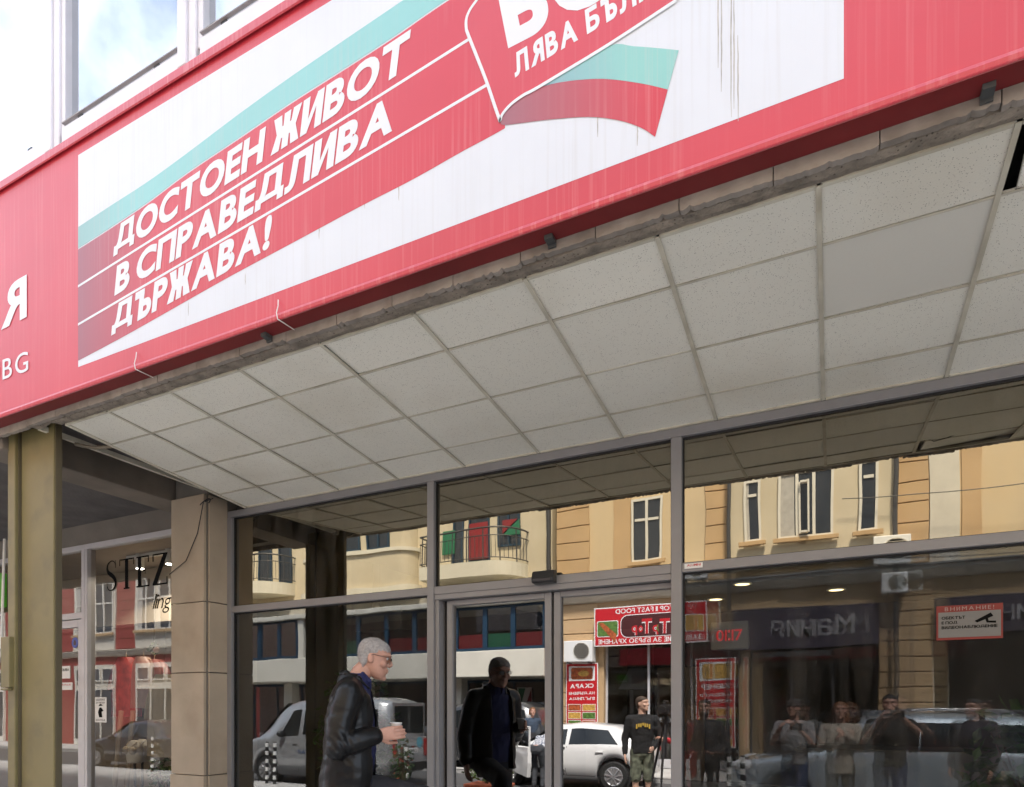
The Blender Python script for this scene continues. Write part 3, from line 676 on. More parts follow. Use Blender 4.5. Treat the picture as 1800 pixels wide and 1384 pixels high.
M_darkpane = mat('dark_pane', (0.03, 0.035, 0.045), 0.12, spec=0.5)
M_curtain = mat('pale_curtain', (0.45, 0.43, 0.40), 0.9, var=0.15, vscale=8)
M_bred = mat('banner_red', (0.55, 0.012, 0.02), 0.45, var=0.05)
M_bwhite = mat('banner_white', (0.8, 0.8, 0.78), 0.5)
M_maroon = mat('banner_maroon', (0.07, 0.012, 0.012), 0.5)
M_food1 = mat('food_print_brown', (0.42, 0.10, 0.03), 0.5, var=0.6, vscale=14)
M_food2 = mat('food_print_green', (0.10, 0.20, 0.04), 0.5, var=0.6, vscale=16)
M_food3 = mat('food_print_gold', (0.62, 0.36, 0.08), 0.5, var=0.5, vscale=15)
M_flagg = mat('poster_green', (0.02, 0.16, 0.08), 0.5); M_flagr = mat('poster_red', (0.24, 0.018, 0.022), 0.5, var=0.1); M_flagw = mat('poster_white', (0.7, 0.7, 0.68), 0.5)

class Facade:
    """a wall towards +Y built round its openings, each piece a part of the building"""
    def __init__(s, root, y): s.root, s.y = root, y
    def box(s, name, m, x0, x1, z0, z1, d0=0.0, d1=0.05, bevel=0.0, parent=None):
        q = MB(); q.box(x0, x1, s.y + d0, s.y + d1, z0, z1); return q.build(name, m, parent or s.root, bevel=bevel)
    def window(s, x0, x1, z0, z1, fm, cols=2, rows=1, d=0.0, sill=True, split=0.68, pane=None, curtain=False, sashopen=False):
        f = MB(); t = 0.06; y0, y1 = s.y + d + 0.004, s.y + d + 0.055
        f.box(x0, x1, y0, y1, z0, z0 + t); f.box(x0, x1, y0, y1, z1 - t, z1); f.box(x0, x0 + t, y0, y1, z0 + t, z1 - t); f.box(x1 - t, x1, y0, y1, z0 + t, z1 - t)
        xs_ = [x0 + t + (x1 - x0 - 2 * t) * i / cols for i in range(cols + 1)]
        for x in xs_[1:-1]: f.box(x - .035, x + .035, y0, y1 + .004, z0 + t + .001, z1 - t - .001)
        zs = [z0 + t, z1 - t] if rows == 1 else [z0 + t, z0 + t + (z1 - z0 - 2 * t) * split, z1 - t]
        if rows == 2:
            for a, b in zip(xs_[:-1], xs_[1:]): f.box(a + .036, b - .036, y0, y1 - .003, zs[1] - .035, zs[1] + .035)
        w = f.build('window', fm, s.root)
        for a, b in zip(xs_[:-1], xs_[1:]):
            for c, e in zip(zs[:-1], zs[1:]):
                p = MB(); p.box(a, b, s.y + d + .002, s.y + d + .02, c, e); p.build('pane', pane or M_darkpane, w)
        if curtain:
            p = MB(); p.box(x0 + t, x0 + (x1 - x0) * .3, s.y + d + .0205, s.y + d + .023, z0 + t, z1 - t); p.build('curtain', M_curtain, w)
        if sashopen:
            p = MB(); xm = xs_[1] + .04; wv = (xs_[2] - xs_[1]) * .8
            for (a, b, c, e) in ((0, .05, 0, 1.25), (wv - .05, wv, 0, 1.25), (.05, wv - .05, 0, .05), (.05, wv - .05, 1.2, 1.25)):
                p.box(xm + a * .8, xm + b * .8, s.y + d + .06 + a * .6, s.y + d + .09 + b * .6, z0 + t + .03 + c, z0 + t + .03 + e)
            p.build('open_sash', fm, w)
        if sill:
            p = MB(); p.box(x0 - .12, x1 + .12, s.y + d + .056, s.y + d + .16, z0 - .11, z0 - .002); p.build('sill', M_ochre if fm is M_whiteframe else M_trim, w, bevel=.01)
        return w
    def bands(s, m, x0, x1, z0, z1, h, d=0.05):
        n = max(1, round((z1 - z0) / h)); hh = (z1 - z0) / n
        for i in range(n):
            q = MB(); q.box(x0, x1, s.y + 0.002, s.y + d, z0 + i * hh + .012, z0 + (i + 1) * hh - .012); q.build('stone_block', m, s.root, bevel=.012)

# ---- yellow corner house
YH = thing('ochre_building', 'ochre rendered house with banded pilasters and food shops, mirrored in the shop front', 'building', (0, -12, 0))
F = Facade(YH, FY)
X0y, X1y = atm(978, 1000, FY).x, 14.0
q = MB(); q.box(X0y, X1y, -20, FY, 4.95, 13.5); q.build('wall', M_ochre_lt, YH)
q = MB()
zc = 4.95
def fx(u): return atm(u, 1000, FY).x
def fz(u, v): return atm(u, v, FY).z
piers = [(X0y, fx(1058)), (fx(1545), fx(1638)), (fx(1300), fx(1318)), (9.5, 14.0)]
for a, b in piers: q.box(a, b, -12, FY, 0.1, zc - .002)
q.box(X0y, X1y, -12, FY - .01, 3.9, zc - .003)
q.box(X0y, X1y, -13, -12, 0.1, zc - .004)
q.build('ground_floor_wall', M_ochre, YH)
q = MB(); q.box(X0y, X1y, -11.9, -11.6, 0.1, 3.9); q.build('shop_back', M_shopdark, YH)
q = MB(); q.prism([(X0y - .05, FY, 4.80), (X0y - .05, FY + .10, 4.84), (X0y - .05, FY + .28, 4.98), (X0y - .05, FY + .28, 5.06), (X0y - .05, FY, 5.12)], (X1y - X0y, 0, 0)); q.build('cornice', M_trim, YH)
q = MB(); q.prism([(X0y - .05, FY + .22, 5.065), (X0y - .05, FY + .34, 5.065), (X0y - .05, FY + .34, 5.10), (X0y - .05, FY + .22, 5.10)], (X1y - X0y, 0, 0)); q.build('gutter', M_zinc, YH)
q = MB(); q.box(X0y - .3, X1y + .3, -20.5, FY + .6, 13.5, 13.9); q.build('roof', mat('roof_tin', (0.2, 0.09, 0.06), 0.6, var=.2), YH)
F.bands(M_ochre, X0y + .02, fx(1035), 5.16, 8.9, 0.46, .06)
F.bands(M_ochre, X0y + .02, fx(1048), 0.15, 4.78, 0.43, .05)
F.bands(M_ochre, fx(1240), fx(1281), 5.16, 8.9, 0.46, .06)
F.bands(M_ochre, fx(1578), fx(1630), 5.16, 8.9, 0.46, .06)
F.bands(M_ochre, fx(1546), fx(1637), 0.15, 4.78, 0.36, .05)
F.box('wall_panel', M_ochre, fx(1077), fx(1108), 5.16, 8.9, .002, .03)
F.box('wall_panel', M_trim, fx(1632), fx(1686), 5.16, 8.9, .002, .05)
F.box('wall_panel', M_ochre, fx(1690), fx(1725), 5.5, 8.9, .002, .03)
F.box('wall_panel', M_cream, fx(1284), fx(1572), 5.3, 8.9, .002, .22)
F.box('wall_panel', M_ochre, fx(1300) - .2, fx(1300) + .9, 4.2, 4.75, .002, .03)
F.window(fx(1110), fx(1164), fz(1137, 985), 7.55, M_whiteframe, 2, 2, d=0.03, split=.68)
F.window(fx(1308), fx(1338), fz(1322, 957), 7.55, M_whiteframe, 1, 2, d=.23, split=.78, curtain=True)
F.window(fx(1370), fx(1466), fz(1418, 948), 7.60, M_whiteframe, 3, 1, d=.23, curtain=True, sashopen=True)
F.window(fx(1509), fx(1543), fz(1526, 938), 7.60, M_whiteframe, 1, 2, d=.23, split=.8)
for u in (1283, 1573):
    q = MB(); q.cyl((fx(u), FY + .30, .2), (fx(u), FY + .30, 13.4), .05, n=10); q.build('drainpipe', M_iron, YH)
q = MB(); q.cyl((X0y - .18, FY + .2, .2), (X0y - .18, FY + .2, 13.4), .07, n=10); q.build('drainpipe', M_iron, YH)
for zz in (9.2,):
    for i in range(8):
        xx = X0y + 1.2 + i * 2.4
        F.window(xx, xx + 1.1, zz + .4, zz + 2.3, M_whiteframe, 2, 2, d=.03)
# shop openings: dark glazing with frames
def shopglass(F, x0, x1, z0, z1, n, fm, pane=None, d=-.25):
    f = MB(); w = (x1 - x0) / n
    for i in range(n + 1): f.box(x0 + i * w - .03, x0 + i * w + .03, F.y + d, F.y + d + .08, z0, z1)
    f.box(x0 + .031, x1 - .031, F.y + d + .002, F.y + d + .078, z1 - .08, z1); f.box(x0 + .031, x1 - .031, F.y + d + .002, F.y + d + .078, z0, z0 + .25)
    o = f.build('shop_window', fm, F.root)
    for i in range(n):
        p = MB(); p.poly([(x0 + i * w + .03, F.y + d + .04, z0 + .25), (x0 + (i + 1) * w - .03, F.y + d + .04, z0 + .25), (x0 + (i + 1) * w - .03, F.y + d + .04, z1 - .08), (x0 + i * w + .03, F.y + d + .04, z1 - .08)])
        p.build('pane', pane or G_far, o, fix=False)
shopglass(F, fx(1060), fx(1298), .14, 3.9, 3, M_alu_lt)
shopglass(F, fx(1320), fx(1543), .14, 3.9, 3, M_iron)
shopglass(F, fx(1640), 9.4, .14, 3.9, 4, M_offwhite)
q = MB(); q.prism([(fx(1075), FY - 1.2, 2.35), (fx(1095), FY - 1.2, 2.95), (fx(1120), FY - 1.2, 2.95), (fx(1125), FY - 1.2, 2.35)], (0, .7, 0)); q.build('cooker_hood', M_alu_lt, YH)
q = MB(); q.box(fx(1075), fx(1190), FY - 1.0, FY - .6, .2, 1.25); q.build('counter', M_offwhite, YH)

# ---- signs on the yellow house
def board(name, label, x0, x1, z0, z1, y, m, cat='sign', th=.05):
    t = thing(name, label, cat, ((x0 + x1) / 2, y, z0))
    q = MB(); q.box(x0, x1, y - th, y, z0, z1); q.build('board', m, t, bevel=.004); return t
def sq(t, m, x0, x1, z0, z1, y, name='print'):
    q = MB(); q.poly([(x0, y, z0), (x0, y, z1), (x1, y, z1), (x1, y, z0)]); return q.build(name, m, t, fix=False)
def rrect(t, m, x0, x1, z0, z1, y, r, name='print'):
    pts = []
    for cx, cz, a0 in ((x1 - r, z1 - r, 0), (x0 + r, z1 - r, 90), (x0 + r, z0 + r, 180), (x1 - r, z0 + r, 270)):
        for k in range(7): a = R(a0 + 15 * k); pts.append((cx + r * math.cos(a), y, cz + r * math.sin(a)))
    q = MB(); q.poly(pts); return q.build(name, m, t, fix=False)
def ttext(t, body, x_left, x_right, z, cap, y, m, weight=.02, parent=None, **k):
    """reads correctly for someone in the street looking at -Y, so it runs towards -X"""
    q = MB(); text(q, body, (x_left, y, z), (x_right - x_left, 0, 0), (0, 0, cap), weight=weight, **k); return q.build('lettering', m, t, fix=False)
bx0, bx1 = fx(1048), fx(1246); bz0, bz1 = fz(1100, 1136), fz(1100, 1068)
SB = board('fast_food_sign', 'wide red board with grilled meat picture and mirrored fast food lettering above a shop', bx0, bx1, bz0, bz1, FY + .32, M_bwhite)
yb = FY + .322; H = bz1 - bz0
sq(SB, M_bred, bx0 + .03, bx1 - .03, bz0 + .03, bz1 - .03, yb)
rrect(SB, M_bwhite, bx0 + .76, bx1 - .62, bz0 + .20 * H, bz0 + .78 * H, yb + .003, .2); rrect(SB, M_maroon, bx0 + .78, bx1 - .64, bz0 + .22 * H, bz0 + .76 * H, yb + .006, .19)
rrect(SB, M_bwhite, bx0 + .08, bx0 + .70, bz0 + .24 * H, bz0 + .66 * H, yb + .003, .05)
rrect(SB, M_food2, bx0 + .10, bx0 + .68, bz0 + .26 * H, bz0 + .64 * H, yb + .005, .05)
q = MB(); q.add(*[[(bx0 + .13 + .24 * t_, yb + .007, bz0 + (.60 - .26 * t_) * H) for t_ in (0, 1, 2)] + [(bx0 + .25 + .2 * t_, yb + .007, bz0 + (.62 - .16 * t_) * H) for t_ in (2, 1, 0)], [(0, 1, 4, 5), (1, 2, 3, 4)]]); q.build('print', M_food1, SB, fix=False)
rrect(SB, M_bwhite, bx1 - .56, bx1 - .08, bz0 + .24 * H, bz0 + .66 * H, yb + .003, .05); rrect(SB, M_food3, bx1 - .54, bx1 - .10, bz0 + .26 * H, bz0 + .64 * H, yb + .005, .05)
ttext(SB, 'TIP TOP - FAST FOOD', bx1 - .55, bx0 + .62, bz0 + .82 * H, .12 * H, yb + .003, M_bwhite, .015)
ttext(SB, 'ЗАВЕДЕНИЕ ЗА БЪРЗО ХРАНЕНЕ', bx1 - .12, bx0 + .12, bz0 + .06 * H, .12 * H, yb + .003, M_bwhite, .015)
for kk, (wt, mt_, dy) in enumerate(((.075, M_bwhite, .008), (.03, M_bred, .011))):
    for ch, ua, ub, va, vb in (('T', 1180, 1162, 1115, 1089), ('p', 1160, 1150, 1117, 1100), ('T', 1149, 1131, 1115, 1089), ('o', 1133, 1125, 1113, 1101), ('p', 1123, 1113, 1118, 1101)):
        zl_, zh_ = fz((ua + ub) / 2, va), fz((ua + ub) / 2, vb); ttext(SB, ch, fx(ua), fx(ub), zl_, zh_ - zl_, yb + dy, mt_, wt)
q = MB(); q.tube([(fx(1160.5), yb + .01, fz(1160, 1112)), (fx(1158), yb + .012, fz(1160, 1105)), (fx(1160), yb + .01, fz(1160, 1099))], [.012, .022, .006], 8); q.build('print', M_food2, SB)
def menu_banner(name, label, x0, x1, z0, z1, y, title, lines, food):
    t = board(name, label, x0, x1, z0, z1, y, M_bwhite, 'banner', .03); yy = y + .002; H = z1 - z0; W = x1 - x0
    sq(t, M_bred, x0 + .025, x1 - .025, z0 + .025, z1 - .025, yy)
    sq(t, M_bwhite, x0 + .09 * W, x1 - .09 * W, z1 - .24 * H, z1 - .04 * H, yy + .002)
    rrect(t, food, x0 + .16 * W, x1 - .16 * W, z1 - .22 * H, z1 - .06 * H, yy + .004, .06 * W)
    q = MB(); q.ball((x0 + .55 * W, yy + .004, z1 - .14 * H), .18 * W, (1, .02, .5)); q.build('print', M_food3, t)
    ttext(t, title, x1 - .13 * W, x0 + .13 * W, z1 - .34 * H, .06 * H, yy + .002, M_bwhite, .03)
    for i, s_ in enumerate(lines): ttext(t, s_, x1 - .1 * W, x0 + .1 * W, z1 - (.43 + .075 * i) * H, .04 * H, yy + .002, M_bwhite, .02)
    for r_ in range(4):
        for c_ in range(2):
            a = x0 + (.07 + .45 * c_) * W; b = a + .41 * W; zt = z1 - (.56 + .11 * r_) * H
            sq(t, M_bwhite, a, b, zt - .095 * H, zt, yy + .002); sq(t, (M_food1, M_food3, M_food2)[(r_ + c_) % 3], a + .012, b - .012, zt - .088 * H, zt - .007 * H, yy + .004)
    return t
menu_banner('menu_banner', 'tall red grill menu banner beneath the air conditioner at the corner pier', fx(994), fx(1050), 1.0, fz(1020, 1166), FY + .12, 'СКАРА', ('НА ДЪРВЕНИ', 'ВЪГЛИЩА'), M_food1)
menu_banner('menu_banner', 'tall red menu banner with a round plate picture beside the purple shop sign', fx(1224), fx(1294), .75, fz(1258, 1155), FY + .12, 'ДЮНЕР', ('КЕБАП,', 'ЛАХМАДЖУН'), M_food3)
def purple(name, label, x0, x1, z0, z1, words):
    t = board(name, label, x0, x1, z0, z1, FY + .2, mat('purple_board', (0.04, 0.03, 0.048), 0.5, var=.6, vscale=7))
    ttext(t, words[0], x1 - .5, x0 + 1.2, z0 + .30 * (z1 - z0), .5 * (z1 - z0), FY + .203, mat('sign_silver', (0.28, 0.27, 0.28), .5), .012, fit=False)
purple('shop_sign', 'dark purple shop sign with silver letters over the middle dark shop window', fx(1268), fx(1545), fz(1400, 1140), fz(1400, 1068), ('Мания',))
purple('shop_sign', 'purple shop sign with pale letters over the right-hand florist window', fx(1640), 9.0, fz(1720, 1112), fz(1720, 1048), ('Цветарски магазин',))
def aircon(x0, x1, z0, z1, label, y=FY):
    t = thing('air_conditioner', label, 'air conditioner', ((x0 + x1) / 2, y, z0), 0, 'wall mounted air conditioners')
    q = MB(); q.box(x0, x1, y + .08, y + .40, z0, z1); q.build('casing', M_bwhite, t, bevel=.02)
    r = (z1 - z0) * .40; cx = x0 + (x1 - x0) * .62; cz = (z0 + z1) / 2
    q = MB(); q.lathe([(r, .402), (r, .41), (r * .93, .41), (r * .93, .402)], (cx, y, cz), 'Y', 28); q.build('fan_ring', M_trim, t)
    q = MB(); q.lathe([(r * .92, .401), (r * .9, .4015)], (cx, y, cz), 'Y', 28); q.build('fan_opening', M_iron, t)
    q = MB()
    for k in range(9):
        a = -r * .9 + k * r * .225; hw = math.sqrt(max(r * r * .85 - a * a, .0004)); q.box(cx - hw, cx + hw, y + .405, y + .409, cz + a - .006, cz + a + .006)
    q.build('grille', M_trim, t)
    q = MB(); q.box(x0 + .1, x0 + .14, y, y + .42, z0 - .04, z0 - .002); q.box(x1 - .14, x1 - .1, y, y + .42, z0 - .04, z0 - .002); q.build('bracket', M_iron, t)
aircon(fx(996), fx(1046), fz(1020, 1165), fz(1020, 1128), 'white air conditioner above the grill menu banner on the corner pier')
aircon(fx(1535), fx(1597), fz(1566, 997), fz(1566, 948), 'larger white air conditioner at the sill of the rightmost bay window', FY + .05)
aircon(fx(1548), fx(1590), fz(1566, 1046), fz(1566, 1012), 'small white air conditioner on the cornice under the larger one', FY + .1)
aircon(fx(1203), fx(1248), fz(1225, 1022), fz(1225, 1000), 'low white air conditioner just above the wide fast food board', FY + .1)
for k, (za, zb, sag) in enumerate(((6.75, 6.9, .25), (5.35, 5.3, .2))):
    c_ = MB(); c_.tube([(fx(1480) + (fx(1800) + 3 - fx(1480)) * t, FY + .45, za + (zb - za) * t - sag * math.sin(math.pi * t)) for t in [i / 16 for i in range(17)]], .012, 6)
    tag(c_.build('overhead_cable', M_black), ('upper' if k == 0 else 'lower') + ' black cable sagging across the ochre facade', 'cable')

# ---- cream modernist building
CB = thing('cream_building', 'cream building with rounded balconies and a ribbon window of blue frames, mirrored in the doors', 'building', (-13, -12, 0))
F2 = Facade(CB, FY); X0c, X1c = -20.5, fx(970)
q = MB(); q.box(X0c, X1c, -20, FY, 5.0, 15.5); q.build('wall', M_cream, CB)
q = MB(); q.box(X0c, X1c, -20, FY - 1.2, 0.1, 4.998); q.build('ground_floor_wall', M_shopdark, CB)
q = MB(); q.box(X0c, X1c, FY - 1.2, FY + .75, 2.72, 3.50); q.build('band', M_offwhite, CB, bevel=.02)
q = MB(); q.box(X0c, X1c, FY - 1.2, FY + .80, 4.86, 5.02); q.build('cornice', M_offwhite, CB, bevel=.02)
def ribbonwin(x0, x1, n, poster):
    w = (x1 - x0) / n
    for i in range(n):
        a, b = x0 + i * w, x0 + (i + 1) * w
        f = MB(); y0, y1 = FY + .55, FY + .63; t = .09 if i % 2 else .05
        f.box(a, b, y0, y1, 3.52, 3.60); f.box(a, b, y0, y1, 4.78, 4.85); f.box(a + .001, a + t, y0, y1 + .01, 3.601, 4.779); f.box(b - t, b - .001, y0, y1 + .01, 3.601, 4.779)
        o = f.build('window', M_blueframe, CB)
        p = MB(); p.poly([(a + t, FY + .59, 3.60), (b - t, FY + .59, 3.60), (b - t, FY + .59, 4.78), (a + t, FY + .59, 4.78)]); p.build('pane', glass('pale_far_glass%d' % i, .15, (.95, .95, .95), (.7, .72, .72)) if i < 1 else MATS['pale_far_glass0'], o, fix=False)
        if poster:
            p = MB(); p.box(a + .02, b - .02, FY + .50, FY + .52, 3.6, 4.02); p.build('poster_strip', M_flagr if i != 1 else M_flagg, o)
ribbonwin(fx(815), fx(968), 3, True); ribbonwin(fx(560), fx(800), 5, True); ribbonwin(-20.3, fx(545), 4, False)
for x in (fx(806), fx(552)):
    q = MB(); q.box(x - .12, x + .12, FY + .4, FY + .7, 3.501, 4.859); q.build('pier', M_offwhite, CB)
for u in (507, 640, 800): q = MB(); q.box(fx(u) - .18, fx(u) + .18, FY - .3, FY + .1, .13, 2.719); q.build('post', M_offwhite, CB, bevel=.02)
shopglass(F2, -20.3, fx(640), .14, 2.70, 5, M_blueframe, d=-.9); shopglass(F2, fx(645), fx(968), .14, 2.70, 4, M_blueframe, d=-.9)
q = MB(); q.box(fx(885), fx(912), FY - .80, FY - .79, 1.95, 2.45); q.build('shop_poster', M_flagw, CB)
q = MB(); q.prism([(fx(888), FY - .788, 2.42), (fx(900), FY - .788, 2.42), (fx(893), FY - .788, 1.98), (fx(888), FY - .788, 1.98)], (0, .003, 0)); q.build('poster_stripe', M_flagg, CB)
q = MB(); q.prism([(fx(911), FY - .788, 2.42), (fx(911), FY - .788, 1.98), (fx(902), FY - .788, 1.98)], (0, .003, 0)); q.build('poster_stripe', M_flagr, CB)
def balcony(u0, u1, z, posters):
    a, b = fx(u0), fx(u1); d = 1.0; n = 14
    edge = [Vector((a, FY, 0)), Vector((a, FY + d * .75, 0))]
    edge = [Vector((a, FY + .01, 0)), Vector((a, FY + d, 0))] + [Vector((b - d + d * math.sin(R(t)), FY + d * math.cos(R(t)), 0)) for t in range(0, 91, 10)]
    q = MB(); q.prism([(p.x, p.y, z - .42) for p in edge] + [(b, FY + .01, z - .42)], (0, 0, .42)); o = q.build('balcony', M_offwhite, CB)
    rl_ = MB()
    for zz, rr in ((z + .95, .028), (z + .72, .016), (z + .10, .016)): rl_.tube([p + Vector((0, -.04, zz)) for p in edge], rr, 6)
    L = [0]
    for p, r_ in zip(edge[:-1], edge[1:]): L.append(L[-1] + (r_ - p).length)
    def along(s_):
        for i in range(len(edge) - 1):
            if s_ <= L[i + 1]: return edge[i].lerp(edge[i + 1], (s_ - L[i]) / max(L[i + 1] - L[i], 1e-6))
        return edge[-1]
    k = 0; s_ = .05
    while s_ < L[-1]:
        p = along(s_) + Vector((0, -.04, 0)); rl_.cyl(p + Vector((0, 0, z if k % 4 == 0 else z + .1)), p + Vector((0, 0, z + (.95 if k % 4 == 0 else .72))), .02 if k % 4 == 0 else .009, n=6); s_ += .13; k += 1
    rl_.build('railing', M_iron, o)
    return o
zb_ = fz(846, 1000)
balcony(767, 926, zb_, True); balcony(425, 517, fz(480, 1030), False)
F2.window(fx(795), fx(815), zb_ + .05, zb_ + 2.0, M_blueframe, 1, 1, sill=False)
F2.window(fx(824), fx(860), zb_ + .02, zb_ + 2.1, M_blueframe, 1, 1, sill=False)
F2.window(fx(875), fx(915), zb_ + .6, zb_ + 1.9, M_blueframe, 2, 1, sill=False)
q = MB(); q.box(fx(778), fx(800), FY + .06, FY + .07, zb_ + .55, zb_ + 1.3); q.build('flag_poster', M_flagg, CB)
q = MB(); q.box(fx(826), fx(858), FY + .06, FY + .07, zb_ + .3, zb_ + 1.4); q.build('flag_poster', M_flagr, CB)
q = MB(); q.prism([(fx(885), FY + .06, zb_ + .9), (fx(915), FY + .06, zb_ + .9), (fx(915), FY + .06, zb_ + 1.35)], (0, .01, 0)); q.build('flag_poster', M_flagg, CB)
q = MB(); q.prism([(fx(885), FY + .06, zb_ + 1.36), (fx(885), FY + .06, zb_ + .95), (fx(912), FY + .06, zb_ + 1.36)], (0, .01, 0)); q.build('flag_poster', M_flagr, CB)
# rounded bay between the balconies
a, b = fx(543), fx(735); zb0, zb1 = fz(640, 1052), 7.05
def bay(dz0, dz1, d, m, name, par=CB):
    pts = [(a - (d - .55) , FY, dz0)] + [(a + .45 - .45 * math.cos(R(t)) - (d - .55) * math.cos(R(t)), FY + d * math.sin(R(t)), dz0) for t in range(0, 91, 10)] + [(b - .45 + .45 * math.sin(R(t)) + (d - .55) * math.sin(R(t)), FY + d * math.cos(R(t)), dz0) for t in range(0, 91, 10)] + [(b + (d - .55), FY, dz0)]
    q = MB(); q.prism(pts, (0, 0, dz1 - dz0)); return q.build(name, m, par)
bay(zb0, zb0 + .22, .68, M_offwhite, 'bay_base'); bay(zb0 + .22, zb0 + 1.35, .55, M_cream, 'bay_wall'); bay(zb0 + 1.35, zb0 + 1.47, .62, M_offwhite, 'bay_sill'); bay(zb0 + 1.47, zb0 + 3.4, .50, M_cream, 'bay_wall')
for u0, u1 in ((556, 590), (600, 650), (660, 700)):
    F3 = Facade(CB, FY + .50); F3.window(fx(u0), fx(u1), zb0 + 1.48, zb0 + 2.8, M_blueframe, 2, 1, sill=False)
F2.window(fx(455), fx(478), fz(480, 1030) + .05, fz(480, 1030) + 2.0, M_blueframe, 1, 1, sill=False); F2.window(fx(490), fx(512), fz(480, 1030) + .05, fz(480, 1030) + 2.0, M_blueframe, 1, 1, sill=False)
for zz in (8.9, 12.0):
    for i in range(5):
        xx = X0c + 1.2 + i * 2.4; F2.window(xx, xx + 1.4, zz, zz + 1.7, M_blueframe, 2, 1)

# ---- dark red house, seen in the boutique glass
RB = thing('red_building', 'dark red house with white windows and pale trim, mirrored in the boutique window', 'building', (-28, -12, 0))
F4 = Facade(RB, FY)
def bxx(u): return atm(u, 1000, FY, YB).x
def bz(u, v): return atm(u, v, FY, YB).z
q = MB(); q.box(-48, -21.0, -20, FY, 0.1, 14.5); q.build('wall', M_redwall, RB)
q = MB(); q.prism([(-48, FY, 4.1), (-48, FY + .12, 4.15), (-48, FY + .25, 4.35), (-48, FY, 4.4)], (27, 0, 0)); q.build('cornice', M_trim, RB)
for k in range(6):
    c = -25.6 - 4.4 * k
    wl0 = c - 1.55
    F4.box('wall_panel', M_trim, wl0 - .1, wl0 + 2.95, 4.41, 7.8, .002, .06)
    for j in range(2): F4.window(wl0 + .1 + j * 1.5, wl0 + 1.35 + j * 1.5, 5.15, 7.4, M_whiteframe, 2, 2, d=.06, split=.6, pane=M_darkpane, curtain=(j == 0))
    F4.bands(M_redwall, wl0 + 2.98, wl0 + 4.25, 4.42, 7.8, .42, .03)
    F4.box('wall_panel', M_trim, wl0 - .1, wl0 + 2.95, .15, 3.75, .002, .04)
    for j in range(3): F4.window(wl0 + .05 + j * .98, wl0 + .88 + j * .98, 3.0, 3.6, M_whiteframe, 1, 1, d=.04, sill=False)
    shopglass(F4, wl0 + .05, wl0 + 2.9, .14, 2.7, 3, M_whiteframe, pane=M_darkpane, d=.03)
# ------------------------------------------------------------------ vehicles
M_tyre = mat('tyre_rubber', (0.018, 0.018, 0.018), 0.8); M_rim = mat('wheel_rim', (0.45, 0.45, 0.46), 0.3, metal=0.7)
M_cglass = mat('car_window', (0.012, 0.015, 0.017), 0.05, spec=0.8); M_chrome = mat('chrome', (0.6, 0.6, 0.6), 0.15, metal=1.0)
M_lampred = mat('tail_lamp', (0.35, 0.01, 0.01), 0.15); M_lampclr = mat('head_lamp', (0.6, 0.62, 0.65), 0.1)
def paint(name, col, met=0.0): return mat(name, col, 0.28, metal=met, coat=1.0, var=0.03, vscale=2)
def lerp_tab(tab, x):
    if x <= tab[0][0]: return tab[0][1]
    for (a, va), (b, vb) in zip(tab[:-1], tab[1:]):
        if x <= b:
            t = (x - a) / (b - a); t = t * t * (3 - 2 * t) * .5 + t * .5; return va + (vb - va) * t
    return tab[-1][1]
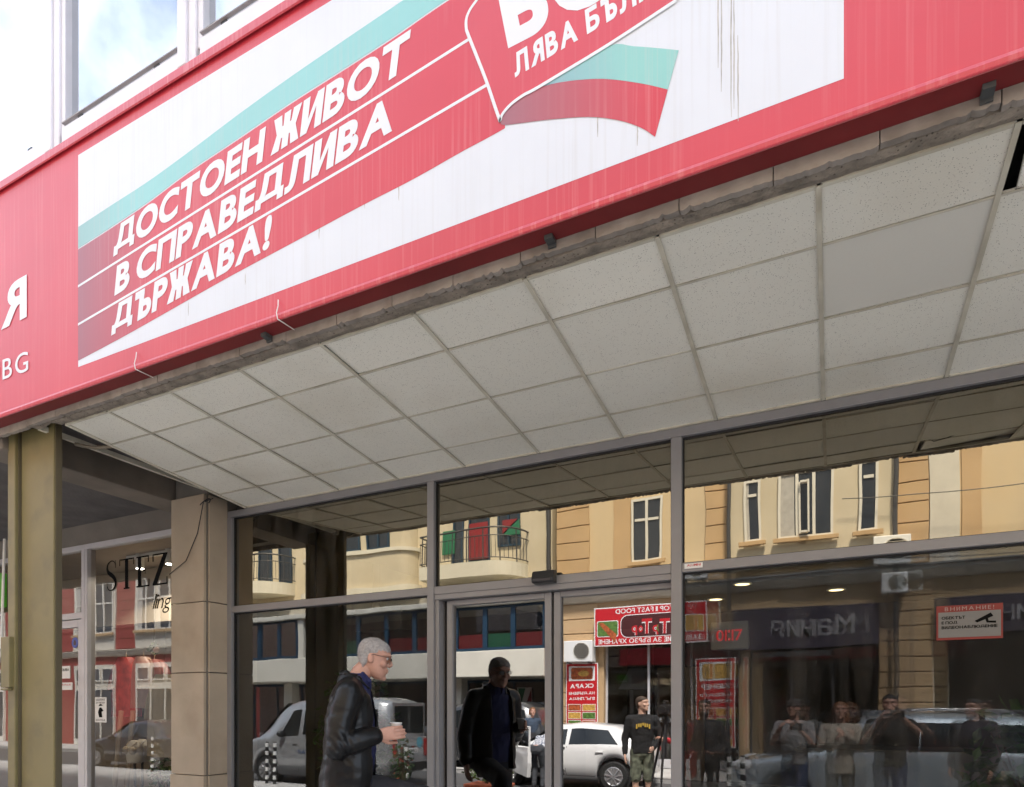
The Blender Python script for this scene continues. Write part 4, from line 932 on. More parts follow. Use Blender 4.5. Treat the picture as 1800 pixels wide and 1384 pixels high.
class Car:
    """body lofted from stations along its length; local x runs from nose to tail, +y is its visible side"""
    def __init__(s, name, label, loc, rz, L, W, belt, roof, wr, wheels, pm, rw=.32, sill=.22, group=None):
        s.t = thing(name, label, 'van' if 'van' in name else 'car', loc, rz, group)
        s.L, s.W, s.belt, s.roof, s.wr, s.wheels, s.rw, s.sill = L, W, belt, roof, wr, wheels, rw, sill
        xs = set(i * L / 70 for i in range(71))
        for xw in wheels:
            for k in range(13): xs.add(xw + (rw + .07) * math.cos(math.pi * k / 12))
        s.xs = sorted(x for x in xs if 0 <= x <= L)
        m = MB(); vs = []; fs = []
        for x in s.xs: vs += s.ring(x)
        n = 18
        for i in range(len(s.xs) - 1):
            for k in range(n - 1): fs.append((i * n + k, i * n + k + 1, (i + 1) * n + k + 1, (i + 1) * n + k))
            fs.append((i * n + n - 1, i * n, (i + 1) * n, (i + 1) * n + n - 1))
        fs += [tuple(range(n)), tuple(range((len(s.xs) - 1) * n + n - 1, (len(s.xs) - 1) * n - 1, -1))]
        m.add(vs, fs); s.body = m.build('body', pm, s.t, world=False, smooth=True)
        for xw in wheels:
            for sg in (1, -1):
                y = sg * (W / 2 - .12)
                t_ = MB(); t_.lathe([(rw * .62, -.10), (rw * .93, -.10), (rw, -.07), (rw, .07), (rw * .93, .10), (rw * .62, .10)], (xw, y, rw), 'Y', 28); w = t_.build('wheel', M_tyre, s.t, world=False, smooth=False)
                r_ = MB(); r_.lathe([(rw * .60, -.112), (rw * .66, -.104), (rw * .66, .104), (rw * .60, .112), (rw * .56, .104)], (xw, y, rw), 'Y', 28)
                for k in range(9):
                    a = 2 * math.pi * k / 9; p0 = Vector((xw + .03 * math.cos(a), y + sg * .112, rw + .03 * math.sin(a))); p1 = Vector((xw + rw * .60 * math.cos(a + .2), y + sg * .112, rw + rw * .60 * math.sin(a + .2)))
                    r_.cyl(p0, p1, .022, .016, 6)
                r_.lathe([(.05, .0), (.05, .125 if sg > 0 else -.125)], (xw, y, rw), 'Y', 12); r_.build('rim', M_rim, w, world=False)
                d_ = MB(); d_.lathe([(rw + .062, -.12), (rw + .062, .02)], (xw, y, rw), 'Y', 20); d_.build('wheel_well', M_rubber, s.t, world=False)
    def hw(s, x):
        e = min(x, s.L - x); r = .55; k = 1 - .32 * max(0, 1 - e / r) ** 2.2
        return s.W / 2 * k
    def zb(s, x):
        z = s.sill + .12 * max(0, 1 - min(x, s.L - x) / .5)
        for xw in s.wheels:
            d = abs(x - xw); a = s.rw + .07
            if d < a: z = max(z, s.rw + math.sqrt(a * a - d * d))
        return z
    def half(s, x):
        w = s.hw(x); zb, zl, zt = s.zb(x), lerp_tab(s.belt, x), lerp_tab(s.roof, x); wr = s.wr * w / (s.W / 2)
        zl = max(zl, zb + .1); zt = max(zt, zl + .03); g = min(1, max(0, (zt - zl) / .3)); mid = zb + (zl - zb) * .5
        return [(0, zb), (w * .86, zb), (w * .975, zb + min(.06, (zl - zb) * .2)), (w, mid), (w * .985, zb + (zl - zb) * .82), (w * .95, zl),
                (w * .95 + (wr - w * .95) * (.85 if g else 1) * g + 0 * g, zl + (zt - zl) * .86), (wr * .86 * g + w * .78 * (1 - g), zl + (zt - zl) * .985), (wr * .5 * g + w * .45 * (1 - g), zt + .015), (0, zt + .022)]
    def ring(s, x):
        h = s.half(x); r = [(x, y, z) for y, z in h]; l = [(x, -y, z) for y, z in reversed(h[1:-1])]
        return r + l
    def side(s, x, t, off=.006):             # point on the window band, t from belt to roof edge
        h = s.half(x); a, b = h[5], h[6]; return (x, a[0] + (b[0] - a[0]) * t + off, a[1] + (b[1] - a[1]) * t)
    def flank(s, x, z, off=.004):
        h = s.half(x)
        for a, b in zip(h[1:5], h[2:6]):
            if a[1] <= z <= b[1] + 1e-6: return (x, a[0] + (b[0] - a[0]) * (z - a[1]) / max(b[1] - a[1], 1e-6) + off, z)
        return (x, h[5][0] + off, z)
    def window(s, xb0, xb1, xt0, xt1, t0=.07, t1=.93, name='side_window', both=True, m=None):
        n = 8
        for sg in ((1, -1) if both else (1,)):
            q = MB(); vs = []
            for j in range(5):
                t = t0 + (t1 - t0) * j / 4
                for i in range(n + 1):
                    a = xb0 + (xt0 - xb0) * j / 4; b = xb1 + (xt1 - xb1) * j / 4; p = s.side(a + (b - a) * i / n, t); vs.append((p[0], p[1] * sg, p[2]))
            q.add(vs, [(j * (n + 1) + i, j * (n + 1) + i + 1, (j + 1) * (n + 1) + i + 1, (j + 1) * (n + 1) + i) for j in range(4) for i in range(n)])
            q.build(name, m or M_cglass, s.t, world=False, smooth=True)
    def screen(s, xa, xb, name, w0=.92, w1=.92):   # glass across the car between two stations
        ha, hb = s.half(xa), s.half(xb); ya, yb = ha[6][0] * w0, hb[6][0] * w1
        za, zb = lerp_tab(s.roof, xa), lerp_tab(s.roof, xb)
        q = MB(); dx = .02 if xb > xa else -.02
        q.add([(xa - dx, -ya, za + .02), (xa - dx, ya, za + .02), (xb - dx, yb, zb + .03), (xb - dx, -yb, zb + .03)], [(0, 1, 2, 3)]); q.build(name, M_cglass, s.t, world=False)
    def seam(s, pts):
        q = MB(); P = [Vector(s.flank(x, z, .0035)) for x, z in pts]; q.tube(P, .006, 4); q.build('door_seam', M_rubber, s.t, world=False)
    def handle(s, x, z):
        p = Vector(s.flank(x, z, .018)); q = MB(); q.box(p.x - .09, p.x + .09, p.y - .012, p.y + .012, p.z - .016, p.z + .016); q.build('door_handle', s.body.data.materials[0], s.t, world=False, bevel=.008)
    def lamp(s, name, m, x, z, r=(.12, .05, .1), sides=(1, -1)):
        for sg in sides:
            p = s.flank(x, z, -.02); q = MB(); q.ball((p[0], p[1] * sg, z), 1, r); q.build(name, m, s.t, world=False, smooth=True)
    def mirror(s, x, t=.12):
        for sg in (1, -1):
            p = s.side(x, t); q = MB(); q.ball((p[0], (p[1] + .10) * sg, p[2] + .02), 1, (.07, .11, .075)); q.build('wing_mirror', M_black, s.t, world=False, smooth=True)
PI = math.pi
# cars head towards -X: local x (nose to tail) = +X, visible side +Y = local +y
# white hatchback with its front door open
wc = Car('parked_car', 'white hatchback with its front door open, mirrored in the glass doors', (-7.57, -5.85, 0.0), 0.0, 4.02, 1.74,
         [(0, .62), (.25, .74), (.9, .88), (1.2, .93), (3.3, .99), (3.9, .98), (4.02, .80)], [(0, .64), (.25, .77), (.9, .92), (1.15, .97), (1.95, 1.42), (2.5, 1.47), (3.2, 1.41), (3.55, 1.30), (3.95, .99), (4.02, .84)], .60, (.80, 3.33), paint('white_car_paint', (0.74, 0.74, 0.73)))
wc.window(2.28, 3.42, 2.30, 3.16, t1=.90); wc.window(1.32, 2.2, 1.95, 2.2, t1=.90); wc.screen(1.2, 1.92, 'windscreen'); wc.screen(3.93, 3.55, 'rear_window')
wc.seam([(2.24, .95), (2.22, .4), (2.25, .30), (2.9, .30), (3.0, .45), (3.15, .72), (3.25, .97)]); wc.handle(3.02, .84)
wc.lamp('head_lamp', M_lampclr, .28, .70, (.22, .06, .08)); wc.lamp('tail_lamp', M_lampred, 3.93, .86, (.09, .08, .12))
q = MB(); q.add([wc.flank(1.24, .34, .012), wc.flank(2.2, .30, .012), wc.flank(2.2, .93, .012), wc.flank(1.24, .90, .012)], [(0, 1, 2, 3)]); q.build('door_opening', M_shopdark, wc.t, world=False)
dr = MB(); hx, hy = wc.flank(1.05, .6)[:2]; ang = R(47)
def dpt(d, z, o=0): return (hx + d * math.cos(ang) - o * math.sin(ang), hy + .02 + d * math.sin(ang) + o * math.cos(ang), z)
def dprism(m, prof, o0, o1): m.add([dpt(d, z, o0) for d, z in prof] + [dpt(d, z, o1) for d, z in prof], [tuple(range(len(prof))), tuple(range(2 * len(prof) - 1, len(prof) - 1, -1))] + [(i, len(prof) + i, len(prof) + (i + 1) % len(prof), (i + 1) % len(prof)) for i in range(len(prof))])
dprism(dr, [(0, .32), (.92, .28), (.98, .6), (.96, .95), (0, .92)], 0, .09); dprism(dr, [(0, .921), (.06, .921), (.62, 1.38), (.58, 1.41)], .02, .06); dprism(dr, [(.90, .951), (.96, .951), (.97, 1.40), (.63, 1.41), (.63, 1.37), (.91, 1.36)], .02, .06)
do = dr.build('front_door', wc.body.data.materials[0], wc.t, world=False, bevel=.01); tag(do, 'open front door of the white hatchback')
dg_ = MB(); dprism(dg_, [(.07, .95), (.90, .96), (.91, 1.35), (.62, 1.36)], .035, .042); dg_.build('door_glass', MATS['far_window_glass'], do, world=False)
dm = MB(); dm.ball(dpt(.1, 1.0, .16), 1, (.08, .10, .075)); dm.build('wing_mirror', M_black, do, world=False, smooth=True)
dl = MB(); dprism(dl, [(.06, .40), (.86, .36), (.90, .8), (.06, .8)], -.004, -.001); dl.build('door_lining', M_offwhite, do, world=False)

# silver van
sv = Car('parked_van', 'silver van with a blue logo parked at the kerb, mirrored beside the man', (-13.05, -3.70, 0.0), 0.0, 4.5, 1.75,
         [(0, .75), (.15, .92), (.75, 1.06), (1.2, 1.10), (4.3, 1.14), (4.5, 1.10)], [(0, .78), (.15, .95), (.7, 1.12), (1.55, 1.92), (1.9, 2.0), (4.1, 2.02), (4.38, 1.96), (4.5, 1.55)], .70, (.95, 3.55), paint('silver_van_paint', (0.42, 0.43, 0.44), .5), rw=.33)
sv.window(1.35, 1.95, 1.72, 1.97, t1=.86); sv.window(2.08, 3.15, 2.08, 3.15, t0=.1, t1=.84); sv.window(3.25, 4.2, 3.25, 4.15, t0=.1, t1=.84); sv.screen(.75, 1.5, 'windscreen')
sv.seam([(1.2, 1.05), (1.2, .4), (2.0, .35), (2.0, 1.1)]); sv.seam([(3.2, 1.1), (3.2, .36)]); sv.handle(1.88, .98); sv.handle(3.08, .98); sv.mirror(1.5)
# its rear end (local +x): window, lamps, plate
def rear(c, x, pieces):
    for nm, mt, y0, y1, z0, z1, d in pieces:
        q = MB(); q.box(x, x + d, y0, y1, z0, z1); q.build(nm, mt, c.t, world=False, bevel=.01)
rear(sv, 4.478, (('rear_panel', sv.body.data.materials[0], -.70, .70, .50, 1.16, .03), ('rear_panel', sv.body.data.materials[0], -.64, .64, 1.165, 1.93, .01)))
rear(sv, 4.489, (('rear_window', M_cglass, -.58, .58, 1.24, 1.86, .012),))
rear(sv, 4.51, (('tail_lamp', M_lampred, .56, .69, .70, 1.12, .03), ('tail_lamp', M_lampred, -.69, -.56, .70, 1.12, .03), ('bumper', M_black, -.78, .78, .38, .56, .10), ('number_plate', M_bwhite, -.26, .26, .78, .90, .015), ('door_trim', M_black, -.2, .2, .93, .95, .02)))
q = MB(); text(q, 'С 8942 СТ', (4.528, -.23, .80), (0, .46, 0), (0, 0, .075), weight=.01); q.build('lettering', M_ink, sv.t, world=False, fix=False)
q = MB(); q.lathe([(.15, .0), (.14, .004)], (2.8, sv.flank(2.8, .78)[1] + .004, .78), 'Y', 24); q.build('logo', mat('logo_blue', (0.12, 0.40, 0.50), .4), sv.t, world=False)
q = MB(); q.lathe([(.13, .0), (.12, .004)], (4.512, -.38, 1.02), 'X', 24); q.build('logo', MATS['logo_blue'], sv.t, world=False)
q = MB(); text(q, 'ДЕНТАЛ', (2.62, sv.flank(2.3, .8)[1] + .008, .74), (-.62, 0, 0), (0, 0, .09), weight=.02); q.build('lettering', mat('logo_navy', (.05, .09, .2), .4), sv.t, world=False, fix=False)

# silver-blue estate at the right
se = Car('parked_car', 'silver blue estate with roof rails parked behind the people, mirrored in the right-hand pane', (-1.60, -3.78, 0.0), 0.0, 4.85, 1.86,
         [(0, .72), (.3, .90), (1.1, 1.04), (1.4, 1.08), (4.2, 1.12), (4.7, 1.10), (4.85, .95)], [(0, .74), (.3, .93), (1.1, 1.08), (1.35, 1.12), (2.1, 1.66), (2.6, 1.73), (4.0, 1.69), (4.3, 1.60), (4.8, 1.12), (4.85, .98)], .66, (.92, 3.75), paint('silver_blue_paint', (0.36, 0.42, 0.48), .45), rw=.35)
se.window(1.5, 2.55, 2.1, 2.55, t1=.90); se.window(2.63, 3.6, 2.63, 3.55, t1=.90); se.window(3.68, 4.4, 3.66, 4.1, t1=.88); se.screen(1.38, 2.05, 'windscreen')
se.seam([(1.4, 1.06), (1.4, .45), (2.6, .40), (2.6, 1.1)]); se.seam([(3.6, 1.1), (3.5, .7), (3.35, .42), (2.6, .40)]); se.handle(2.45, .95); se.handle(3.45, .96); se.mirror(1.65); se.lamp('head_lamp', M_lampclr, .3, .84, (.25, .07, .1)); se.lamp('tail_lamp', M_lampred, 4.72, .98, (.1, .07, .16))
for sg in (1, -1):
    q = MB(); q.tube([(2.1, sg * .57, 1.66), (2.25, sg * .58, 1.745), (3.0, sg * .58, 1.79), (3.9, sg * .57, 1.755), (4.05, sg * .56, 1.68)], .022, 8); q.build('roof_rail', M_chrome, se.t, world=False, smooth=True)
# dark saloon in the boutique glass
ds = Car('parked_car', 'dark blue saloon mirrored low in the boutique window', (-20.6, -3.75, 0.0), 0.0, 4.4, 1.76,
         [(0, .62), (.3, .76), (1.2, .90), (3.6, .96), (4.3, .93), (4.4, .75)], [(0, .64), (.3, .80), (1.2, .94), (1.4, .98), (2.1, 1.40), (2.6, 1.44), (3.2, 1.38), (3.85, .99), (4.3, .96), (4.4, .78)], .60, (.85, 3.5), paint('dark_blue_paint', (0.02, 0.025, 0.04)))
ds.window(1.55, 2.45, 2.1, 2.45, t1=.9); ds.window(2.53, 3.5, 2.53, 3.15, t1=.9); ds.screen(1.42, 2.05, 'windscreen'); ds.mirror(1.65); ds.lamp('tail_lamp', M_lampred, 4.28, .84)
ds.seam([(1.4, .95), (1.4, .4), (2.5, .36), (2.5, .95)])
# grey van parked on the far side behind the white hatchback
dv = Car('parked_van', 'dark grey van parked on the far side, left of the white hatchback in the glass', (-11.6, -8.05, 0.1), 0.0, 4.6, 1.8,
         [(0, .75), (.2, .92), (.9, 1.06), (1.2, 1.10), (4.4, 1.12), (4.6, 1.05)], [(0, .78), (.2, .95), (.9, 1.10), (1.9, 1.78), (2.4, 1.88), (4.0, 1.86), (4.4, 1.70), (4.6, 1.2)], .68, (.95, 3.65), paint('dark_grey_paint', (0.05, 0.052, 0.056), .3), rw=.34)
dv.window(1.5, 2.3, 2.0, 2.3, t1=.88); dv.window(2.4, 3.4, 2.4, 3.4, t1=.88); dv.window(3.5, 4.3, 3.5, 4.15, t1=.88); dv.screen(.95, 1.85, 'windscreen')
# ------------------------------------------------------------------ people
def loft(m, secs, n=18, pw=2.0):
    """sections (centre, xaxis, yaxis, rx, ry) -> closed skin"""
    vs, fs = [], []
    for c, ax, ay, rx, ry in secs:
        c, ax, ay = Vector(c), Vector(ax), Vector(ay)
        for k in range(n):
            t = 2 * math.pi * k / n; co, si = math.cos(t), math.sin(t)
            co = math.copysign(abs(co) ** (2 / pw), co); si = math.copysign(abs(si) ** (2 / pw), si)
            vs.append(c + ax * (co * rx) + ay * (si * ry))
    for i in range(len(secs) - 1):
        for k in range(n): fs.append((i * n + k, i * n + (k + 1) % n, (i + 1) * n + (k + 1) % n, (i + 1) * n + k))
    fs += [tuple(range(n - 1, -1, -1)), tuple(range((len(secs) - 1) * n, len(secs) * n))]
    m.add(vs, fs)
def limb(m, pts, rad, n=12, flat=1.0, ref=(0, 1, 0)):
    P = [Vector(p) for p in pts]; secs = []; ref = Vector(ref)
    Q, Rr = [], []
    for i in range(len(P) - 1):
        for k in range(4):
            t = k / 4; Q.append(P[i].lerp(P[i + 1], t)); Rr.append(rad[i] + (rad[i + 1] - rad[i]) * t)
    Q.append(P[-1]); Rr.append(rad[-1])
    for i in range(len(Q)):
        d = (Q[min(i + 1, len(Q) - 1)] - Q[max(i - 1, 0)]).normalized(); a = d.cross(ref)
        if a.length < .05: a = d.cross(Vector((1, 0, 0)))
        a.normalize(); b = a.cross(d).normalized(); secs.append((Q[i], a, b, Rr[i], Rr[i] * flat))
    loft(m, secs, n); m.ball(P[0], rad[0], (1, 1, 1)); m.ball(P[-1], rad[-1], (1, 1, 1))
    for p, r in zip(P[1:-1], rad[1:-1]): m.ball(p, r * 1.0)
def fuse(m, name, mt, parent, voxel, smooth_it=4, cut=None, disp=None):
    """join overlapping closed skins into one continuous surface"""
    me = m.mesh(name); o = bpy.data.objects.new(name, me)
    r = o.modifiers.new('r', 'REMESH'); r.mode = 'VOXEL'; r.voxel_size = voxel
    s = o.modifiers.new('s', 'SMOOTH'); s.iterations = smooth_it; s.factor = .5
    nm = bake(o)
    bpy.data.objects.remove(o); bpy.data.meshes.remove(me)
    if disp:
        ns = [v.normal.copy() for v in nm.vertices]; cs = [v.co.copy() for v in nm.vertices]
        for v, c_, n_ in zip(nm.vertices, cs, ns): v.co = c_ + disp(c_, n_)
        nm.update()
    if cut:
        bm = bmesh.new(); bm.from_mesh(nm); bmesh.ops.delete(bm, geom=[f for f in bm.faces if cut(f.calc_center_median(), f.normal)], context='FACES'); bm.to_mesh(nm); bm.free()
    for p in nm.polygons: p.use_smooth = True
    nm.materials.append(mt); nm.name = name
    o = bpy.data.objects.new(name, nm); COL.objects.link(o); o.parent = parent
    return o
HEADS = [(0.0, .080, .030, .022), (.012, .092, .005, .040), (.035, .098, -.030, .055), (.058, .097, -.058, .063), (.085, .093, -.078, .069), (.11, .091, -.092, .073), (.132, .088, -.099, .0755), (.152, .095, -.102, .077), (.175, .093, -.102, .0775), (.20, .080, -.094, .072), (.222, .055, -.074, .057), (.236, .022, -.044, .030), (.240, .0, -.02, .012)]
def head_frame(pos, yaw, pitch, roll=0):
    return Matrix.Translation(pos) @ Matrix.Rotation(yaw, 4, 'Z') @ Matrix.Rotation(pitch, 4, 'Y') @ Matrix.Rotation(roll, 4, 'X')
def add_head(m, HM, fine=True):
    def T(p): return HM @ Vector(p)
    def D(v): return HM.to_3x3() @ Vector(v)
    loft(m, [(T(((f + b) / 2, 0, z - .03)), D((1, 0, 0)), D((0, 1, 0)), (f - b) / 2, w) for z, f, b, w in HEADS], 24, 2.25)
    nose = [(.092, .118), (.099, .104), (.107, .088), (.112, .077), (.104, .066)]
    limb(m, [T((x, 0, z)) for x, z in nose], [.009, .0095, .0105, .012, .0105], 10)
    for sg in (1, -1):
        m.ball(T((.099, .012 * sg, .069)), .009)
        m.ball(T((-.012, .078 * sg, .082)), 1, (.018, .009, .031), rot=(HM.to_3x3() @ Matrix.Rotation(-.25, 3, 'Y')))
        m.ball(T((.066, .045 * sg, .068)), .026)
        limb(m, [T((.093, .008 * sg, .128)), T((.088, .038 * sg, .130)), T((.06, .062 * sg, .122))], [.010, .010, .008], 8)
    m.ball(T((.096, 0, .040)), 1, (.012, .024, .007), rot=HM.to_3x3()); m.ball(T((.094, 0, .026)), 1, (.013, .022, .008), rot=HM.to_3x3()); m.ball(T((.090, 0, -.014)), .017)
def add_hand(m, wrist, d, nrm, curl=.5, sc=1.0, thumb=1.0, spread=.02):
    """palm, four jointed fingers and a thumb; d = towards the fingers, nrm = palm side"""
    wrist, d = Vector(wrist), Vector(d).normalized(); nrm = Vector(nrm); nrm = (nrm - d * nrm.dot(d)).normalized(); up = d.cross(nrm) * -1 if thumb < 0 else d.cross(nrm)
    up = nrm.cross(d) * (1 if thumb > 0 else -1)
    pl = .095 * sc
    loft(m, [(wrist - d * .02 * sc, up, nrm, .027 * sc, .021 * sc), (wrist + d * .02 * sc, up, nrm, .034 * sc, .019 * sc), (wrist + d * .06 * sc, up, nrm, .042 * sc, .017 * sc), (wrist + d * pl, up, nrm, .041 * sc, .013 * sc)], 14, 2.6)
    tips = []
    for k, (off, ln) in enumerate(((.031, .072), (.0105, .080), (-.0105, .074), (-.031, .058))):
        p = wrist + d * (pl - .006) * sc + up * off * sc; a = 0; pts = [p]; v = d + up * (off * spread * 30)
        for j, fr in enumerate((.45, .30, .25)):
            a = curl * (0.55 + .5 * j); v = (d * math.cos(curl * (.45 + .55 * j)) + nrm * math.sin(curl * (.45 + .55 * j)) + up * off * spread * 20).normalized(); p = p + v * ln * fr * sc; pts.append(p)
        limb(m, pts, [.0098 * sc, .0092 * sc, .0086 * sc, .0072 * sc], 8); tips.append(pts[-1])
    b = wrist + d * .025 * sc + up * .03 * sc + nrm * .005; v1 = (d * .72 + up * .55 + nrm * .35).normalized(); v2 = (d * .85 + up * .1 + nrm * .55).normalized()
    limb(m, [b, b + v1 * .042 * sc, b + v1 * .042 * sc + v2 * .032 * sc, b + v1 * .042 * sc + v2 * .058 * sc], [.016 * sc, .0125 * sc, .0105 * sc, .008 * sc], 8)
    return tips
def hairdo(name, HM, mt, parent, style='short', voxel=.008, grow=.006):
    def T(p): return HM @ Vector(p)
    def D(v): return HM.to_3x3() @ Vector(v)
    m = MB(); secs = []
    rows = [(.045, -.045), (.075, -.022), (.10, .0), (.13, .022), (.155, .060), (.175, .089), (.20, .083), (.222, .060), (.236, .022), (.243, .0)]
    for z, fr in rows:
        f = lerp_tab([(h[0], h[1]) for h in HEADS], z); b = lerp_tab([(h[0], h[2]) for h in HEADS], z); w = lerp_tab([(h[0], h[3]) for h in HEADS], z)
        x1, x0 = fr, b - grow; secs.append((T(((x1 + x0) / 2, 0, z - .03)), D((1, 0, 0)), D((0, 1, 0)), (x1 - x0) / 2, w + grow * .9))
    loft(m, secs, 22, 2.3)
    if style == 'long':
        for sg in (1, -1): limb(m, [T((-.02, .06 * sg, .15)), T((-.045, .078 * sg, .06)), T((-.05, .075 * sg, -.04)), T((-.06, .06 * sg, -.12))], [.035, .036, .034, .015], 10)
        limb(m, [T((-.07, 0, .14)), T((-.095, 0, .05)), T((-.09, 0, -.06)), T((-.09, 0, -.14))], [.06, .06, .055, .02], 12)
    if style == 'cap':
        m = MB(); loft(m, [(T((-.005, 0, .105)), D((1, 0, 0)), D((0, 1, 0)), .106, .086), (T((-.005, 0, .15)), D((1, 0, 0)), D((0, 1, 0)), .106, .086), (T((-.005, 0, .195)), D((1, 0, 0)), D((0, 1, 0)), .085, .07), (T((-.005, 0, .216)), D((1, 0, 0)), D((0, 1, 0)), .03, .03)], 20)
        loft(m, [(T((.10, 0, .112)), D((1, 0, 0)), D((0, 1, 0)), .075, .07), (T((.10, 0, .12)), D((1, 0, 0)), D((0, 1, 0)), .07, .066)], 16)
    return fuse(m, name, mt, parent, voxel, 3, disp=lambda c, n_: n_ * (.0035 * mnoise.noise(c * 70) + .0012))
M_skin = mat('skin', (0.52, 0.285, 0.21), 0.5, var=0.08, vscale=25, bump=.1, bscale=120)
M_skin2 = mat('skin_pale', (0.60, 0.37, 0.27), 0.5, var=0.06, vscale=25)
DEF = dict(pelvis=(0, 0, .93), chest=(.0, 0, 1.30), neck=(.0, 0, 1.50), head=(.02, 0, 1.585), hyaw=0, hpitch=0.0,
           shR=(0, -.19, 1.43), elR=(-.03, -.25, 1.14), wrR=(.06, -.25, .90), shL=(0, .19, 1.43), elL=(-.03, .25, 1.14), wrL=(.06, .25, .90),
           hipR=(0, -.095, .92), knR=(.03, -.10, .50), anR=(-.02, -.10, .09), hipL=(0, .095, .92), knL=(.03, .10, .50), anL=(-.02, .10, .09),
           handR=((.25, 0, -1), (0, 1, 0)), handL=((.25, 0, -1), (0, -1, 0)), curl=.5)
def person(label, loc, rz, pose, top, legs, hairm, style='short', skin=None, scale=1.0, sleeves='long', shorts=False, voxel=.013, hem=-.04, shoe=None, topname='jacket', bulk=1.0, group=None):
    P = dict(DEF); P.update(pose); t = thing('person', label, 'person', loc, rz, group); t.scale = (scale,) * 3
    skin = skin or M_skin; V = {k: Vector(v) for k, v in P.items() if isinstance(v, tuple) and len(v) == 3 and not isinstance(v[0], tuple)}
    pel, che, nek = V['pelvis'], V['chest'], V['neck']; Y = (V['shL'] - V['shR']).normalized(); X = Y.cross(Vector((0, 0, 1))).normalized()
    # body: one continuous skin
    m = MB(); HM = head_frame(V['head'], P['hyaw'], P['hpitch']); add_head(m, HM)
    limb(m, [nek - Vector((0, 0, .05)), nek.lerp(HM @ Vector((-.02, 0, .02)), .5), HM @ Vector((-.025, 0, .03))], [.066, .058, .056], 14)
    loft(m, [(pel - Vector((0, 0, .05)), X, Y, .09, .13), (pel.lerp(che, .4), X, Y, .085, .12), (che, X, Y, .10, .14), (nek - Vector((0, 0, .06)), X, Y, .06, .12), (nek, X, Y, .05, .06)], 16)
    for s_ in 'RL':
        sh, el, wr = V['sh' + s_], V['el' + s_], V['wr' + s_]; d, nn = P['hand' + s_]
        limb(m, [sh, el, wr], [.050, .040, .027], 12); limb(m, [nek - Vector((0, 0, .06)), sh], [.055, .05], 10)
        if P.get('simplehand'): add_hand(m, wr, d, nn, P['curl'], 1.0, 1 if s_ == 'R' else -1)
        else: add_hand(m, wr, d, nn, P['curl'], 1.0, 1 if s_ == 'R' else -1)
        hp, kn, an = V['hip' + s_], V['kn' + s_], V['an' + s_]
        limb(m, [hp, kn, kn.lerp(an, .35), an], [.075, .052, .05, .036], 12); limb(m, [pel, hp], [.08, .075], 10)
    fuse(m, 'body', skin, t, voxel * .75, 3)
    # top garment
    def fold(amp, fr): return lambda c, nn: nn * (amp * mnoise.noise(c * fr) + amp * .6 * mnoise.noise(c * fr * 2.3 + Vector((3, 1, 7))))
    m = MB(); b = bulk
    bot = pel + Vector((0, 0, hem))
    loft(m, [(bot, X, Y, .135 * b, .178 * b), (pel.lerp(che, .35), X, Y, .128 * b, .168 * b), (pel.lerp(che, .75), X, Y, .135 * b, .180 * b), (che, X, Y, .135 * b, .188 * b), (che.lerp(nek, .6), X, Y, .105 * b, .175 * b), (nek - Vector((0, 0, .035)), X, Y, .075, .105), (nek - Vector((0, 0, -.012)), X, Y, .066, .070)], 22, 2.3)
    for s_ in 'RL':
        sh, el, wr = V['sh' + s_], V['el' + s_], V['wr' + s_]
        limb(m, [che.lerp(nek, .7), sh - Vector((0, 0, .01)), ], [.075, .074 * b], 12)
        if sleeves == 'long': limb(m, [sh, el, wr.lerp(el, .06)], [.072 * b, .058 * b, .043 * b], 14)
        else: limb(m, [sh, sh.lerp(el, .85)], [.070 * b, .060 * b], 14)
    fuse(m, topname, top, t, voxel, 8, disp=fold(.010, 14))
    m = MB(); loft(m, [(pel + Vector((0, 0, .06)), X, Y, .118, .160), (pel - Vector((0, 0, .06)), X, Y, .125, .170), (pel - Vector((0, 0, .13)), X, Y, .09, .13)], 20, 2.3)
    for s_ in 'RL':
        hp, kn, an = V['hip' + s_], V['kn' + s_], V['an' + s_]
        if shorts: limb(m, [hp, kn.lerp(hp, .04)], [.098, .088], 14)
        else: limb(m, [hp, kn, an + (kn - an) * .06], [.096, .068, .054], 14)
    fuse(m, 'shorts' if shorts else 'trousers', legs, t, voxel, 3, disp=fold(.006, 16))
    hairdo('hair' if style != 'cap' else 'cap', HM, hairm, t, style, voxel * .8)
    for s_ in 'RL':
        an = V['an' + s_]; fwd = (Vector((1, 0, 0)) * 1.0)
        m = MB(); m.ball(an + Vector((.07, 0, -.045)), 1, (.14, .05, .045)); m.ball(an + Vector((-.01, 0, -.01)), 1, (.055, .045, .07)); fuse(m, 'shoe', shoe or M_black, t, .012, 2)
    return t, HM, P, V
FINE = .008
M_leather = mat('black_leather', (0.006, 0.006, 0.0065), 0.34, bump=.25, bscale=30, var=.3, vscale=6, spec=.30)
M_navy = mat('navy_shirt', (0.012, 0.016, 0.075), .8, bump=.3, bscale=60, var=.2, vscale=9)
M_trous = mat('charcoal_trousers', (0.025, 0.025, 0.03), .85, bump=.25, bscale=80, var=.2)
M_grey_hair = mat('white_grey_hair', (0.44, 0.415, 0.40), .9, bump=.8, bscale=200, var=.25, vscale=70)
M_brown_hair = mat('brown_hair', (0.05, 0.028, 0.015), .6, bump=.5, bscale=150, var=.3, vscale=20)
M_dark_hair = mat('dark_hair', (0.012, 0.010, 0.009), .6, bump=.5, bscale=150)
M_auburn = mat('auburn_hair', (0.20, 0.08, 0.03), .6, bump=.5, bscale=150, var=.3, vscale=20)
